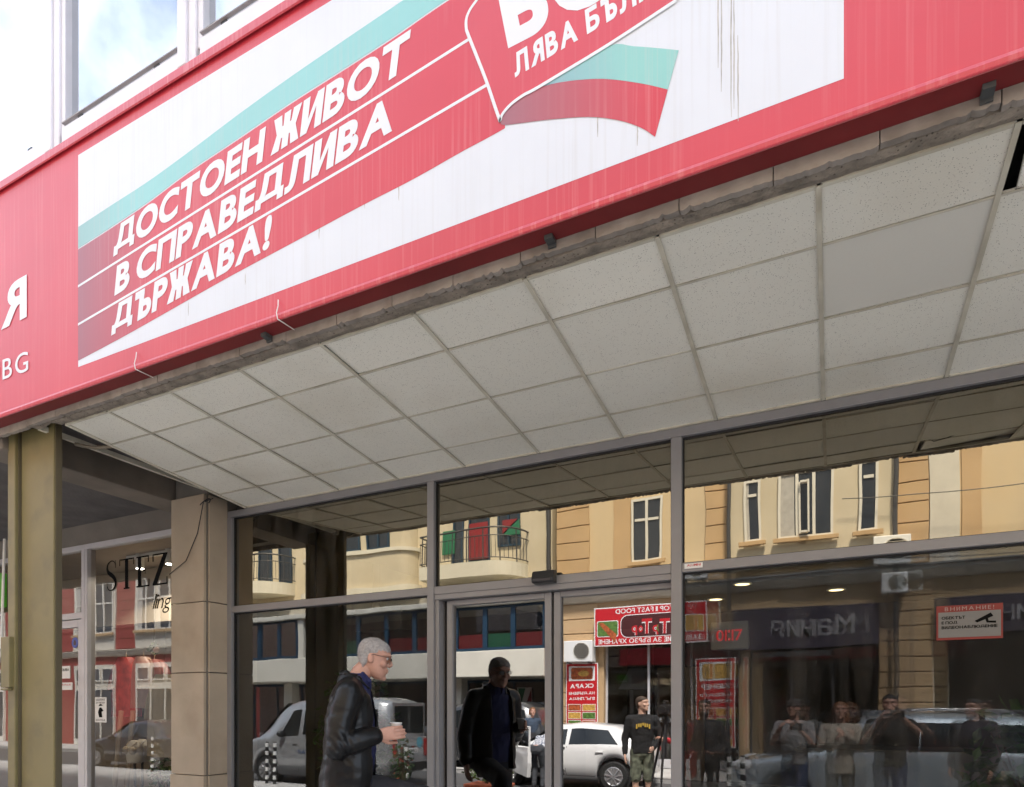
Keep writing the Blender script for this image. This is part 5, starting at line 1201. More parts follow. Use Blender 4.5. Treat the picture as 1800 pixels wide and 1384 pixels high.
# ---- the man in the leather jacket, carrying a cup towards the doors
mp_ = at(646, 1160, 3.41)
HD = math.atan2(.62, .785)
FLOOR = .38
def mz(v): return EYE + (HORIZ - v) / 271.0 - FLOOR
man_pose = dict(pelvis=(-.115, 0, mz(1378)), chest=(-.10, 0, mz(1264)), neck=(-.075, 0, mz(1190)), head=(.015, 0, mz(1182)), hyaw=R(-4), hpitch=R(15),
    shR=(-.115, -.195, mz(1221)), elR=(-.175, -.265, mz(1310)), wrR=(.062, -.20, mz(1290)), shL=(-.08, .19, mz(1221)), elL=(-.10, .27, mz(1312)), wrL=(-.06, .28, mz(1375)),
    hipR=(-.13, -.10, mz(1384)), knR=(-.16, -.11, .52), anR=(-.20, -.11, .10), hipL=(-.09, .10, mz(1384)), knL=(.36, .11, .82), anL=(.36, .11, .43),
    handR=((.95, .0, .10), (.0, 1, 0)), handL=((.25, 0, -1), (0, -1, 0)), curl=.62)
def build_man():
    P = dict(DEF); P.update(man_pose); t = thing('person', 'white-haired man in black leather jacket and glasses carrying a paper cup', 'person', (mp_.x, mp_.y, FLOOR), HD)
    V = {k: Vector(v) for k, v in P.items() if isinstance(v, tuple) and len(v) == 3 and not isinstance(v[0], tuple)}
    X, Y = Vector((1, 0, 0)), Vector((0, 1, 0)); pel, che, nek = V['pelvis'], V['chest'], V['neck']
    HM = head_frame(V['head'], P['hyaw'], P['hpitch']) @ Matrix.Scale(1.06, 4)
    m = MB(); add_head(m, HM)
    limb(m, [nek - Vector((0.01, 0, .06)), nek.lerp(HM @ Vector((-.02, 0, .02)), .5), HM @ Vector((-.025, 0, .03))], [.070, .063, .060], 16)
    loft(m, [(pel, X, Y, .10, .14), (che, X, Y, .11, .15), (nek - Vector((0, 0, .07)), X, Y, .07, .13), (nek - Vector((0, 0, .03)), X, Y, .06, .08)], 18)
    for s_ in 'RL':
        limb(m, [nek - Vector((0, 0, .08)), V['sh' + s_], V['el' + s_], V['wr' + s_]], [.06, .05, .042, .029], 12); d, nn = P['hand' + s_]; add_hand(m, V['wr' + s_], d, nn, P['curl'], 1.08, 1 if s_ == 'R' else -1)
        limb(m, [pel, V['hip' + s_], V['kn' + s_], V['an' + s_]], [.09, .08, .055, .04], 12)
    fuse(m, 'body', M_skin, t, .0046, 2)
    # shirt under the open jacket
    m = MB(); loft(m, [(pel, X, Y, .142, .170), (pel.lerp(che, .5) + X * .012, X, Y, .150, .170), (che + X * .004, X, Y, .140, .18), (che.lerp(nek, .6), X, Y, .105, .16), (nek - Vector((-.012, 0, .03)), X, Y, .078, .085), (nek + Vector((.012, 0, .022)), X, Y, .072, .072)], 22, 2.2)
    fuse(m, 'shirt', M_navy, t, .008, 3, disp=lambda c, n: n * (.006 * mnoise.noise(c * 22)))
    m = MB(); limb(m, [nek + Vector((.045, -.055, .018)), nek + Vector((.085, -.045, -.03)), nek + Vector((.095, -.03, -.075))], [.016, .018, .008], 10, .5); limb(m, [nek + Vector((.045, .055, .018)), nek + Vector((.085, .045, -.03)), nek + Vector((.095, .03, -.075))], [.016, .018, .008], 10, .5)
    fuse(m, 'shirt_collar', M_navy, t, .006, 2)
    # leather jacket
    m = MB(); hemz = pel + Vector((-.01, 0, -.06))
    loft(m, [(hemz, X, Y, .185, .220), (pel + Vector((0, 0, .04)), X, Y, .180, .212), (pel.lerp(che, .55), X, Y, .168, .205), (che, X, Y, .165, .215), (che.lerp(nek, .55) - X * .01, X, Y, .135, .205), (nek - Vector((.015, 0, .045)), X, Y, .098, .125), (nek + Vector((-.02, 0, .012)), X, Y, .085, .088)], 26, 2.3)
    for s_ in 'RL':
        sh, el, wr = V['sh' + s_], V['el' + s_], V['wr' + s_]
        limb(m, [che.lerp(nek, .75) - X * .01, sh], [.085, .085], 14)
        limb(m, [sh, sh.lerp(el, .5) + Vector((-.012, 0, 0)), el, wr.lerp(el, .10)], [.087, .082, .074, .060], 16)
    def leath(c, n):
        w = mnoise.noise(c * 8) * .010 + mnoise.noise(Vector((c.x * 8, c.y * 7, c.z * 22))) * .005
        de = (c - V['elR']).length; w += .006 * max(0, 1 - de / .16) * math.sin((c.z + c.x * 1.4) * 80 + 3 * mnoise.noise(c * 7))
        dw = (c - pel).length; w += .005 * max(0, 1 - dw / .3) * math.sin(c.z * 60 + c.y * 9 + 2 * mnoise.noise(c * 6))
        return n * w
    def opening(c, n):
        return c.x > che.x + .04 and -.135 - .1 * max(0, .1 - (c.z - pel.z)) < c.y < .075 and c.z < nek.z + .03 and (c.z > pel.z + .02 or n.z > -.6) and n.x > -.1
    j = fuse(m, 'leather_jacket', M_leather, t, .0085, 3, cut=opening, disp=leath)
    so = j.modifiers.new('thick', 'SOLIDIFY'); so.thickness = .006; so.offset = 0
    # jacket collar with two lapels
    m = MB()
    limb(m, [nek + Vector((.085, -.085, -.075)), nek + Vector((.02, -.098, -.02)), nek + Vector((-.055, -.068, .014)), nek + Vector((-.078, 0, .020)), nek + Vector((-.055, .068, .014)), nek + Vector((.02, .098, -.02)), nek + Vector((.085, .085, -.075))], [.010, .024, .026, .027, .026, .024, .010], 12, .55, ref=(0, 0, 1))
    fuse(m, 'jacket_collar', M_leather, t, .007, 3)
    m = MB(); m.ball(Vector((pel.x + .172, -.10, mz(1345))), .009); m.build('jacket_button', M_black, t, world=False)
    # trousers
    m = MB(); loft(m, [(pel + Vector((0, 0, .06)), X, Y, .13, .17), (pel - Vector((0, 0, .06)), X, Y, .14, .18), (pel - Vector((0, 0, .14)), X, Y, .10, .14)], 20, 2.3)
    for s_ in 'RL': limb(m, [V['hip' + s_], V['kn' + s_], V['an' + s_] + (V['kn' + s_] - V['an' + s_]) * .05], [.108, .082, .062], 16)
    fuse(m, 'trousers', M_trous, t, .010, 3, disp=lambda c, n: n * (.006 * mnoise.noise(c * 16)))
    for s_ in 'RL':
        an = V['an' + s_]; m = MB(); m.ball(an + Vector((.075, 0, -.05)), 1, (.15, .05, .05)); m.ball(an + Vector((-.01, 0, -.01)), 1, (.06, .048, .075)); fuse(m, 'shoe', M_black, t, .010, 2)
    ho = hairdo('hair', HM, M_grey_hair, t, 'short', .0042, .0018)
    rh = random.Random(4); q = MB(); hc = HM @ Vector((0, 0, .09)); back = HM.to_3x3() @ Vector((-.5, 0, -.25))
    for p_ in ho.data.polygons:                       # short bristles
        if rh.random() < .75:
            c_ = Vector(p_.center); n_ = Vector(p_.normal)
            if (c_ - hc).dot(n_) < .02: continue
            d_ = (n_ + back * .8 + Vector((rh.gauss(0, .3), rh.gauss(0, .3), rh.gauss(0, .3)))).normalized(); s_ = d_.orthogonal().normalized() * .0007; L_ = rh.uniform(.004, .009)
            q.add([c_ - s_, c_ + s_, c_ + d_ * L_], [(0, 1, 2)])
    q.build('hair_bristles', M_grey_hair, t, world=False, fix=False)
    for sg in (1, -1):
        m = MB(); m.ball(HM @ Vector((.079, .032 * sg, .107)), .0115); m.build('eye', mat('eye_white', (.55, .52, .5), .3), t, world=False, smooth=True)
        m = MB(); m.ball(HM @ Vector((.0885, .033 * sg, .107)), .0052); m.build('iris', mat('iris_dark', (.03, .025, .02), .2), t, world=False, smooth=True)
    g = MB()
    for sg in (1, -1):
        c = Vector((.107, .033 * sg, .103)); g.tube([HM @ (c + Vector((-.002 * abs(math.sin(a)), .025 * math.cos(a), .017 * math.sin(a)))) for a in [i * PI / 8 for i in range(17)]], .0013, 6)
        g.tube([HM @ Vector((.105, .058 * sg, .110)), HM @ Vector((.085, .076 * sg, .112)), HM @ Vector((0, .084 * sg, .108)), HM @ Vector((-.025, .083 * sg, .092))], .0016, 6)
    g.tube([HM @ Vector((.108, .009, .106)), HM @ Vector((.112, 0, .109)), HM @ Vector((.108, -.009, .106))], .0014, 6)
    go = g.build('glasses', mat('dark_metal_rim', (.03, .03, .035), .3, metal=.6), t, world=False)
    for sg in (1, -1):
        l_ = MB(); l_.lathe([(.0245, .0), (.0245, .001)], (0, 0, 0), 'X', 18)
        l_.v = [tuple(HM @ (Vector((.106, .033 * sg, .103)) + Vector((x, y, z * .68)))) for x, y, z in l_.v]; l_.build('lens', glass('spectacle_glass%d' % sg, .10, (1, 1, 1), (.75, .75, .75)), go, world=False)
    return t, V
man, MV = build_man()
# paper cup in his right hand
Mw = Matrix.Translation((mp_.x, mp_.y, FLOOR)) @ Matrix.Rotation(HD, 4, 'Z')
cp = Mw @ (MV['wrR'] + Vector((.115, .050, .030)))
cup = thing('paper_cup', 'small white paper coffee cup held by the man in the leather jacket', 'cup', (cp.x, cp.y, cp.z - .05))
m = MB(); m.lathe([(.026, 0), (.027, .004), (.036, .088), (.0385, .090), (.0385, .094), (.035, .095), (.034, .088), (.027, .012)], (0, 0, 0), 'Z', 24); m.build('cup_wall', mat('paper_white', (.8, .79, .77), .6), cup, world=False, smooth=True)
m = MB(); m.lathe([(.0335, .076), (.0335, .077)], (0, 0, 0), 'Z', 20); m.build('coffee', mat('coffee', (.04, .02, .01), .2), cup, world=False)
# ---- people in the street, seen in the glass
def mir(u, Y): p = atm(u, 1245, Y); return (p.x, Y, .13)
M_hood = mat('black_hoodie', (.012, .012, .013), .9, bump=.3, bscale=60); M_camo = mat('camouflage_cloth', (.11, .12, .085), .9, var=.75, vscale=16)
M_red = mat('red_cloth', (.40, .02, .03), .85, var=.15); M_denim = mat('denim', (.04, .06, .095), .9, var=.2, vscale=12); M_jeans = mat('blue_jeans', (.05, .075, .16), .9, var=.2)
M_grey = mat('grey_cloth', (.26, .26, .27), .9, var=.2, vscale=9); M_beige = mat('beige_cloth', (.36, .32, .27), .9, var=.2, vscale=9); M_dkgrey = mat('dark_cloth', (.03, .03, .035), .9, var=.2)
def check_cloth():
    m = mat('checked_shirt', (.6, .62, .66), .85); n, l = m.node_tree.nodes, m.node_tree.links; b = n['Principled BSDF']
    g = n.new('ShaderNodeTexCoord'); mp2 = n.new('ShaderNodeMapping'); l.new(g.outputs['Object'], mp2.inputs['Vector']); ck = n.new('ShaderNodeTexChecker'); ck.inputs['Scale'].default_value = 26
    ck.inputs['Color1'].default_value = (.62, .63, .66, 1); ck.inputs['Color2'].default_value = (.10, .12, .18, 1); l.new(mp2.outputs[0], ck.inputs['Vector']); l.new(ck.outputs['Color'], b.inputs['Base Color']); return m
# cameraman: turned so that the glass shows him from the front, looking to the right of the picture
c1 = mir(1124, -1.9)
person('young man in black hoodie and camouflage shorts behind the tripod', c1, R(70), dict(hyaw=R(-55), elR=(-.02, -.28, 1.13), wrR=(.14, -.16, .98), handR=((1, .3, 0), (0, 1, 0)), elL=(-.03, .26, 1.13), wrL=(.02, .27, .88)), M_hood, M_camo, M_brown_hair, shorts=True, topname='hoodie', skin=M_skin2, scale=1.04)
hd = [o for o in bpy.data.objects if o.get('label', '').startswith('young man in black hoodie')][0]
for k in range(7):
    q = MB(); y_ = -.10 + .033 * k; q.box(.138, .146, y_ - .011, y_ + .011, 1.335 + .012 * abs(k - 3) * -1 - (0 if k % 2 else .012), 1.375 - .006 * abs(k - 3)); q.build('print', mat('yellow_print', (.55, .36, .05), .7), hd, world=False)
wp = mir(1192, -2.2)
person('woman in a long red coat holding a drink, at the edge of the door', wp, R(160), dict(elR=(.06, -.24, 1.18), wrR=(.28, -.16, 1.22), handR=((1, .2, .2), (0, 1, 0))), M_red, M_red, M_auburn, style='long', hem=-.35, topname='coat', scale=.95)
bp_ = (-5.78, -4.5, .0)
person('person in checked shirt bending into the open door of the white car', bp_, R(-88), dict(pelvis=(-.12, 0, .93), chest=(.20, 0, 1.10), neck=(.40, 0, 1.14), head=(.52, 0, 1.12), hpitch=R(60), shR=(.34, -.18, 1.12), shL=(.34, .18, 1.12), elR=(.46, -.22, .88), wrR=(.66, -.18, .80), elL=(.46, .22, .88), wrL=(.66, .18, .80), hipR=(-.12, -.095, .92), hipL=(-.12, .095, .92)), check_cloth(), mat('grey_jeans', (.06, .065, .075), .9, var=.2), M_dark_hair, topname='shirt', hem=0)
person('woman in denim jacket standing behind the open car door', mir(931, -7.4), R(50), dict(), M_denim, M_dkgrey, M_auburn, style='long', scale=.94)
# group near the photographer, mirrored in the right-hand pane
person('man in dark clothes wearing a black face mask, mirrored left in the right-hand pane', mir(1238, -.75), R(88), dict(elR=(-.02, -.27, 1.13), wrR=(.20, -.12, 1.05), elL=(-.02, .27, 1.13), wrL=(.20, .12, 1.05), handR=((1, .4, 0), (0, 0, 1)), handL=((1, -.4, 0), (0, 0, 1))), M_dkgrey, M_dkgrey, M_dark_hair, voxel=.014, topname='shirt')
mk = bpy.data.objects[[o.name for o in bpy.data.objects if o.get('label', '').startswith('man in dark clothes')][0]]
q = MB(); q.ball((.085, 0, 1.585), 1, (.045, .06, .05)); q.build('face_mask', M_black, mk, world=False, smooth=True)
person('man in grey shirt and jeans filming beside the striped bollards', mir(1395, -1.3), R(105), dict(elR=(.08, -.27, 1.20), wrR=(.30, -.12, 1.42), elL=(.06, .27, 1.18), wrL=(.28, .10, 1.38), handR=((.6, .5, .6), (0, 1, 0)), handL=((.6, -.5, .6), (0, -1, 0))), M_grey, M_jeans, M_dkgrey, style='cap', topname='shirt', sleeves='short')
person('woman in beige jacket with a shoulder bag, mirrored in the middle of the right-hand pane', mir(1478, -1.15), R(92), dict(elR=(.05, -.26, 1.18), wrR=(.24, -.05, 1.36), elL=(.05, .26, 1.15), wrL=(.26, .05, 1.30), handR=((.7, .4, .5), (0, 1, 0)), handL=((.7, -.4, .5), (0, -1, 0))), M_beige, M_dkgrey, M_auburn, style='long', hem=-.12, scale=.98)
person('man in black shirt and jeans holding up a camera, mirrored right of centre', mir(1566, -1.0), R(98), dict(elR=(.12, -.30, 1.32), wrR=(.30, -.10, 1.55), elL=(.10, .28, 1.20), wrL=(.30, .08, 1.50), handR=((.5, .5, .7), (0, 1, 0)), handL=((.5, -.5, .7), (0, -1, 0))), M_hood, M_jeans, M_dark_hair, sleeves='short', topname='shirt', scale=1.03)
person('heavily built person in dark patterned top at the right edge of the pane', mir(1712, -1.6), R(130), dict(), mat('dark_pattern', (.03, .028, .04), .9, var=.9, vscale=9), M_dkgrey, M_dark_hair, bulk=1.25, style='long', topname='blouse', hem=-.2)
def handheld(u, Y, z, label):
    p = mir(u, Y); t = thing('camera', label, 'camera', (p[0], Y, z))
    q = MB(); q.box(-.07, .07, -.03, .03, -.05, .05); q.box(-.025, .025, -.025, .025, .051, .08); q.build('camera_body', M_black, t, world=False, bevel=.01)
    q = MB(); q.lathe([(.038, .031), (.042, .06), (.042, .13), (.034, .13)], (0, 0, 0), 'Y', 18); q.build('lens', M_black, t, world=False)
handheld(1578, -.62, 1.73, 'black photo camera raised by the man in the black shirt')
handheld(1398, -.92, 1.56, 'black photo camera held by the man in the cap')
# tripod with video camera
tp = mir(1166, -1.45)
tr_ = thing('video_tripod', 'black video camera on a tall tripod beside the man in camouflage shorts', 'tripod', tp)
for k in range(3):
    a = R(90 + 120 * k); q = MB(); q.cyl((0.03 * math.cos(a), .03 * math.sin(a), 1.42), (.42 * math.cos(a), .42 * math.sin(a), .02), .016, .010, 8); q.cyl((0.10 * math.cos(a), .10 * math.sin(a), 1.2), (.28 * math.cos(a), .28 * math.sin(a), .55), .022, .018, 8); q.build('leg', M_black, tr_, world=False)
q = MB(); q.cyl((0, 0, .9), (0, 0, 1.50), .025, n=10); q.lathe([(.06, 1.44), (.06, 1.50), (.04, 1.55)], (0, 0, 0), 'Z', 14); q.build('head', M_black, tr_, world=False)
q = MB(); q.cyl((-.02, -.03, 1.50), (-.12, -.38, 1.25), .009, n=8); q.build('pan_handle', M_black, tr_, world=False)
q = MB(); q.box(-.07, .07, -.16, .12, 1.57, 1.72); q.box(-.02, .02, -.10, .10, 1.76, 1.79); q.box(-.02, .02, -.10, -.07, 1.721, 1.759); q.box(-.02, .02, .07, .10, 1.721, 1.759); q.box(.071, .13, -.06, .04, 1.62, 1.70); q.build('camera_body', M_black, tr_, world=False, bevel=.008)
q = MB(); q.lathe([(.045, .121), (.05, .25), (.058, .26), (.058, .30)], (0, 0, 1.645), 'Y', 16); q.build('lens', M_black, tr_, world=False)
# ---- striped bollards along the near kerb
M_bw = mat('bollard_white', (.75, .75, .73), .5); 
def bollard(x, label):
    t = thing('bollard', label, 'bollard', (x, -2.1, .13), 0, 'striped bollards along the kerb')
    q = MB(); q.cyl((0, 0, 0), (0, 0, .92), .036, n=14); q.ball((0, 0, .92), .036, (1, 1, .5)); q.build('post', M_black, t, world=False)
    for k in range(5):
        q = MB(); q.cyl((0, 0, .10 + .18 * k), (0, 0, .19 + .18 * k), .0375, n=14); q.build('white_ring', M_bw, t, world=False)
nb = [(-14.3, 'bollard mirrored at the left edge of the boutique window'), (-16.1, 'bollard mirrored in the boutique doorway beside the steel column'), (atm(466, 1300, -2.1).x, 'bollard, left of the close pair by the van'), (atm(480, 1300, -2.1).x, 'bollard, right of the close pair by the van'),
      (atm(711, 1300, -2.1).x, 'bollard behind the van, right of the man in the leather jacket'), (atm(973, 1300, -2.1).x, 'bollard mirrored at the meeting edge of the two doors'), (atm(1132, 1300, -2.1).x - .1, 'bollard behind the man in camouflage shorts'), (atm(1280, 1300, -2.1).x, 'bollard left one of the pair before the silver estate'), (atm(1305, 1300, -2.1).x, 'bollard right one of the pair before the silver estate')]
for x, lb in nb: bollard(x, 'black and white striped ' + lb)

# ------------------------------------------------------------------ plants
M_leaf = mat('leaf', (.045, .10, .025), .5, var=.5, vscale=8); M_leaf2 = mat('leaf_pale', (.10, .16, .04), .5, var=.4, vscale=8); M_bark = mat('stem_bark', (.09, .06, .035), .9)
M_terra = mat('terracotta', (.38, .10, .05), .8, var=.15)
def foliage(m, c, rad, n, size, rnd):
    for _ in range(n):
        while True:
            p = Vector((rnd.uniform(-1, 1), rnd.uniform(-1, 1), rnd.uniform(-1, 1)))
            if p.length < 1 and (p.length > .35 or rnd.random() < .3): break
        p = Vector(c) + Vector((p.x * rad[0], p.y * rad[1], p.z * rad[2])); d = Vector((rnd.gauss(0, 1), rnd.gauss(0, 1), rnd.gauss(-.1, .6))).normalized(); s_ = d.orthogonal().normalized(); s_ = (Matrix.Rotation(rnd.uniform(0, 6.3), 3, d) @ s_); L = size * rnd.uniform(.6, 1.3); up = d.cross(s_)
        m.add([p, p + d * L * .5 + s_ * L * .26 + up * L * .05, p + d * L, p + d * L * .5 - s_ * L * .26 + up * L * .05], [(0, 1, 2, 3)])
def shrub(name, label, x, y, z, h, r, leaf, pot=True, n=500, size=.09, flowers=None):
    rnd = random.Random(int(abs(x * 100 + y * 37)))
    t = thing(name, label, 'plant', (x, y, z)); z0 = 0
    if pot:
        q = MB(); q.prism([(-r * .8, -r * .55, 0), (r * .8, -r * .55, 0), (r * .8, r * .55, 0), (-r * .8, r * .55, 0)], (0, 0, .36)); q.box(-r * .85, r * .85, -r * .6, r * .6, .361, .41); q.build('planter', M_terra, t, world=False, bevel=.01); z0 = .4
    q = MB()
    for k in range(6):
        a = rnd.uniform(0, 6.3); q.tube([(0.03 * math.cos(a), .03 * math.sin(a), z0 - .05), (r * .3 * math.cos(a), r * .3 * math.sin(a), z0 + h * .45), (r * .6 * math.cos(a), r * .6 * math.sin(a), z0 + h * .85)], [.016, .011, .004], 6)
    q.build('stem', M_bark, t, world=False)
    q = MB(); foliage(q, (0, 0, z0 + h * .58), (r, r, h * .48), n, size, rnd); q.build('foliage', leaf, t, world=False, fix=False)
    if flowers:
        q = MB(); foliage(q, (0, 0, z0 + h * .6), (r * 1.02, r * 1.02, h * .5), 40, .06, rnd); q.build('flowers', flowers, t, world=False, fix=False)
p = mir(703, -1.3); shrub('potted_shrub', 'flowering shrub at the kerb, mirrored right of the man with the cup', p[0], -1.3, .13, 1.15, .20, M_leaf, False, 330, .07, mat('flower_red', (.45, .06, .03), .6))
p = mir(852, -1.0); shrub('potted_shrub', 'low green shrub in terracotta planter, mirrored low in the left door', p[0], -1.0, .13, .42, .42, M_leaf2, True, 420, .08)
shrub('indoor_plant', 'tall dark ficus standing inside behind the left pane', -4.25, 5.15, .38, 1.75, .38, M_leaf, False, 800, .12)
shrub('indoor_plant', 'bushy dark plant inside behind the right-hand pane', 1.25, 5.3, .38, 1.0, .5, M_leaf, True, 600, .12)
p = at(205, 1330, 5.1); shrub('indoor_plant', 'small green plant at the foot of the boutique window display', at(292, 1340, 5.0).x, 5.0, .2, .62, .2, M_leaf2, True, 160, .09)

# ------------------------------------------------------------------ boutique display, lettering and notices
def flat_text(name, label, body, u0, u1, vb, cap_px, Y, m, cat='lettering', **k):
    a, b = at(u0, vb, Y), at(u1, vb, Y); b.z = a.z; q = MB(); text(q, body, a, b - a, (0, 0, cap_px), **k)
    return tag(q.build(name, m, fix=False), label, cat)
yl = 4.606
def serif_word():
    """tall roman capitals drawn as thick and thin strokes with serifs"""
    q = MB(); H_ = .335; a = at(186, 1040, yl); x = a.x; z = a.z; y = yl
    def rc(x0, x1, z0, z1): q.add([(x0, y, z0), (x1, y, z0), (x1, y, z1), (x0, y, z1)], [(0, 1, 2, 3)])
    def S_(x, w):
        P = [(.86, .80), (.80, .92), (.62, .985), (.42, .98), (.20, .90), (.13, .76), (.22, .63), (.45, .54), (.70, .44), (.86, .30), (.84, .15), (.66, .04), (.42, .015), (.22, .06), (.10, .2)]
        W_ = [.02, .03, .03, .035, .06, .09, .11, .13, .13, .11, .085, .05, .035, .03, .02]; c = curve([(px * w, 0, pz * H_) for px, pz in P], 4); n = len(c); vs = []
        for i, p in enumerate(c):
            d = (c[min(i + 1, n - 1)] - c[max(i - 1, 0)]).normalized(); nn = Vector((-d.z, 0, d.x)); t = i / (n - 1) * (len(W_) - 1); k = min(int(t), len(W_) - 2); ww = (W_[k] + (W_[k + 1] - W_[k]) * (t - k)) * w * .95
            vs += [Vector((x, y, z)) + p + nn * ww, Vector((x, y, z)) + p - nn * ww]
        q.add(vs, [(2 * i, 2 * i + 1, 2 * i + 3, 2 * i + 2) for i in range(n - 1)])
        rc(x + .84 * w, x + .88 * w, z + .74 * H_, z + H_); rc(x + .09 * w, x + .13 * w, z, z + .26 * H_)
    t1, t2 = .056, .016
    def T_(x, w):
        rc(x + w / 2 - t1 / 2, x + w / 2 + t1 / 2, z + t2, z + H_ - t2); rc(x, x + w, z + H_ - t2, z + H_); rc(x + w * .3, x + w * .7, z, z + t2); rc(x, x + t2 * .8, z + H_ * .78, z + H_ - t2); rc(x + w - t2 * .8, x + w, z + H_ * .78, z + H_ - t2)
    def E_(x, w):
        xs = x + w * .12; rc(xs, xs + t1, z + t2, z + H_ - t2); rc(x, x + w, z, z + t2); rc(x, x + w * .95, z + H_ - t2, z + H_); rc(xs + t1, x + w * .66, z + H_ * .5, z + H_ * .5 + t2); rc(x + w * .66, x + w * .70, z + H_ * .42, z + H_ * .60); rc(x + w - t2, x + w, z + t2, z + H_ * .24); rc(x + w * .95 - t2, x + w * .95, z + H_ * .78, z + H_ - t2)
    def Z_(x, w):
        rc(x, x + w, z, z + t2); rc(x, x + w, z + H_ - t2, z + H_); q.add([(x, y, z + t2), (x + t1 * 1.3, y, z + t2), (x + w, y, z + H_ - t2), (x + w - t1 * 1.3, y, z + H_ - t2)], [(0, 1, 2, 3)]); rc(x + w - t2, x + w, z + t2, z + H_ * .24); rc(x, x + t2, z + H_ * .76, z + H_ - t2)
    S_(x, .20); T_(x + .24, .25); E_(x + .53, .22); Z_(x + .80, .24)
    return q
tag(serif_word().build('window_lettering', M_ink, fix=False), 'large black serif lettering across the top of the boutique window', 'lettering')
a = at(268, 1071, yl); q = MB(); text(q, 'lingerie', a, (.62, 0, 0), (0, 0, .17), fit=False, shear=.35, gap=.05, weight=-.004); tag(q.build('window_lettering', M_ink, fix=False), 'slim slanting script below the large serif lettering on the boutique window', 'lettering')
def notice(name, label, u0, u1, v0, v1, Y, m, cat='notice'):
    um, vm = (u0 + u1) / 2, (v0 + v1) / 2; a, b = at(u0, vm, Y).x, at(u1, vm, Y).x; z0, z1 = at(um, v1, Y).z, at(um, v0, Y).z
    t = thing(name, label, cat, ((a + b) / 2, Y, z0)); q = MB(); q.box(a, b, Y, Y + .003, z0, z1); q.build('sheet', m, t); return t, a, b, z0, z1
M_paper = mat('paper', (.78, .78, .76), .8)
t, a, b, z0, z1 = notice('poster', 'small white poster with a black figure drawing on the boutique window', 167, 187, 1226, 1270, yl, M_paper, 'poster')
W, H = b - a, z1 - z0
q = MB(); text(q, 'OUTFIT', (a + .1 * W, yl - .002, z1 - .14 * H), (.8 * W, 0, 0), (0, 0, .08 * H), weight=.01); text(q, 'OF THE DAY', (a + .1 * W, yl - .002, z1 - .25 * H), (.8 * W, 0, 0), (0, 0, .06 * H), weight=.01); text(q, 'BOUTIQUE', (a + .1 * W, yl - .002, z0 + .06 * H), (.8 * W, 0, 0), (0, 0, .06 * H)); q.build('lettering', M_ink, t, fix=False)
q = MB(); cx = (a + b) / 2
q.poly([(cx - .12 * W, yl - .002, z0 + .2 * H), (cx + .16 * W, yl - .002, z0 + .2 * H), (cx + .10 * W, yl - .002, z0 + .42 * H), (cx + .26 * W, yl - .002, z0 + .46 * H), (cx + .12 * W, yl - .002, z0 + .56 * H), (cx + .05 * W, yl - .002, z0 + .6 * H), (cx - .1 * W, yl - .002, z0 + .58 * H), (cx - .22 * W, yl - .002, z0 + .4 * H)])
q.poly([(cx - .18 * W, yl - .002, z0 + .65 * H), (cx + .2 * W, yl - .002, z0 + .67 * H), (cx + .06 * W, yl - .002, z0 + .73 * H), (cx - .08 * W, yl - .002, z0 + .72 * H)]); q.build('figure_drawing', M_ink, t, fix=False)
for (u0, u1, v0, v1, lb, tx) in ((107, 123, 1171, 1193, 'upper of two small white notices on the boutique door', 'ОБЯВА'), (107, 127, 1200, 1213, 'lower small notice with red lettering on the boutique door', 'SALE')):
    t, a, b, z0, z1 = notice('notice', lb, u0, u1, v0, v1, yl, M_paper); q = MB(); text(q, tx, (a + .1 * (b - a), yl - .002, z0 + .6 * (z1 - z0)), (.8 * (b - a), 0, 0), (0, 0, .2 * (z1 - z0)), weight=.01); q.build('lettering', M_bred if tx == 'SALE' else M_ink, t, fix=False)
p = at(132, 1130, yl); t = thing('round_sticker', 'round blue sticker with a dark figure on the boutique door', 'sticker', (p.x, yl, p.z))
q = MB(); q.lathe([(.062, 0), (.062, -.003)], (0, 0, 0), 'Y', 24); q.build('disc', mat('sticker_blue', (.06, .10, .40), .5), t, world=False)
q = MB(); q.prism([(-.02, -.004, -.03), (.02, -.004, -.03), (.025, -.004, .0), (.012, -.004, .03), (-.012, -.004, .03), (-.025, -.004, .0)], (0, -.001, 0)); q.build('figure', mat('sticker_dark', (.05, .02, .03), .5), t, world=False)
# surveillance notice just outside the right pane; dimness behind glass put into its colours
t, a, b, z0, z1 = notice('surveillance_notice', 'red framed video surveillance notice with camera symbol on the right-hand pane', 1646, 1763, 1063, 1124, 4.268, mat('notice_red', (.20, .025, .018), .6), 'notice')
yy = 4.2665; W, H = b - a, z1 - z0
q = MB(); q.poly([(a + .03 * W, yy, z0 + .07 * H), (b - .03 * W, yy, z0 + .07 * H), (b - .03 * W, yy, z1 - .19 * H), (a + .03 * W, yy, z1 - .19 * H)]); q.build('panel', mat('notice_grey', (.17, .165, .155), .6), t, fix=False)
q = MB(); text(q, 'ВНИМАНИЕ!', (a + .13 * W, yy, z1 - .155 * H), (.74 * W, 0, 0), (0, 0, .11 * H), weight=.0, gap=.35); q.build('lettering', mat('notice_pale', (.30, .22, .2), .6), t, fix=False)
q = MB(); y2 = yy - .0015
text(q, 'ОБЕКТЪТ', (a + .08 * W, y2, z0 + .60 * H), (.36 * W, 0, 0), (0, 0, .085 * H), weight=.02); text(q, 'Е ПОД', (a + .08 * W, y2, z0 + .46 * H), (.24 * W, 0, 0), (0, 0, .085 * H), weight=.02); text(q, 'ВИДЕОНАБЛЮДЕНИЕ', (a + .08 * W, y2, z0 + .32 * H), (.84 * W, 0, 0), (0, 0, .085 * H), weight=.02); q.build('lettering', M_ink, t, fix=False)
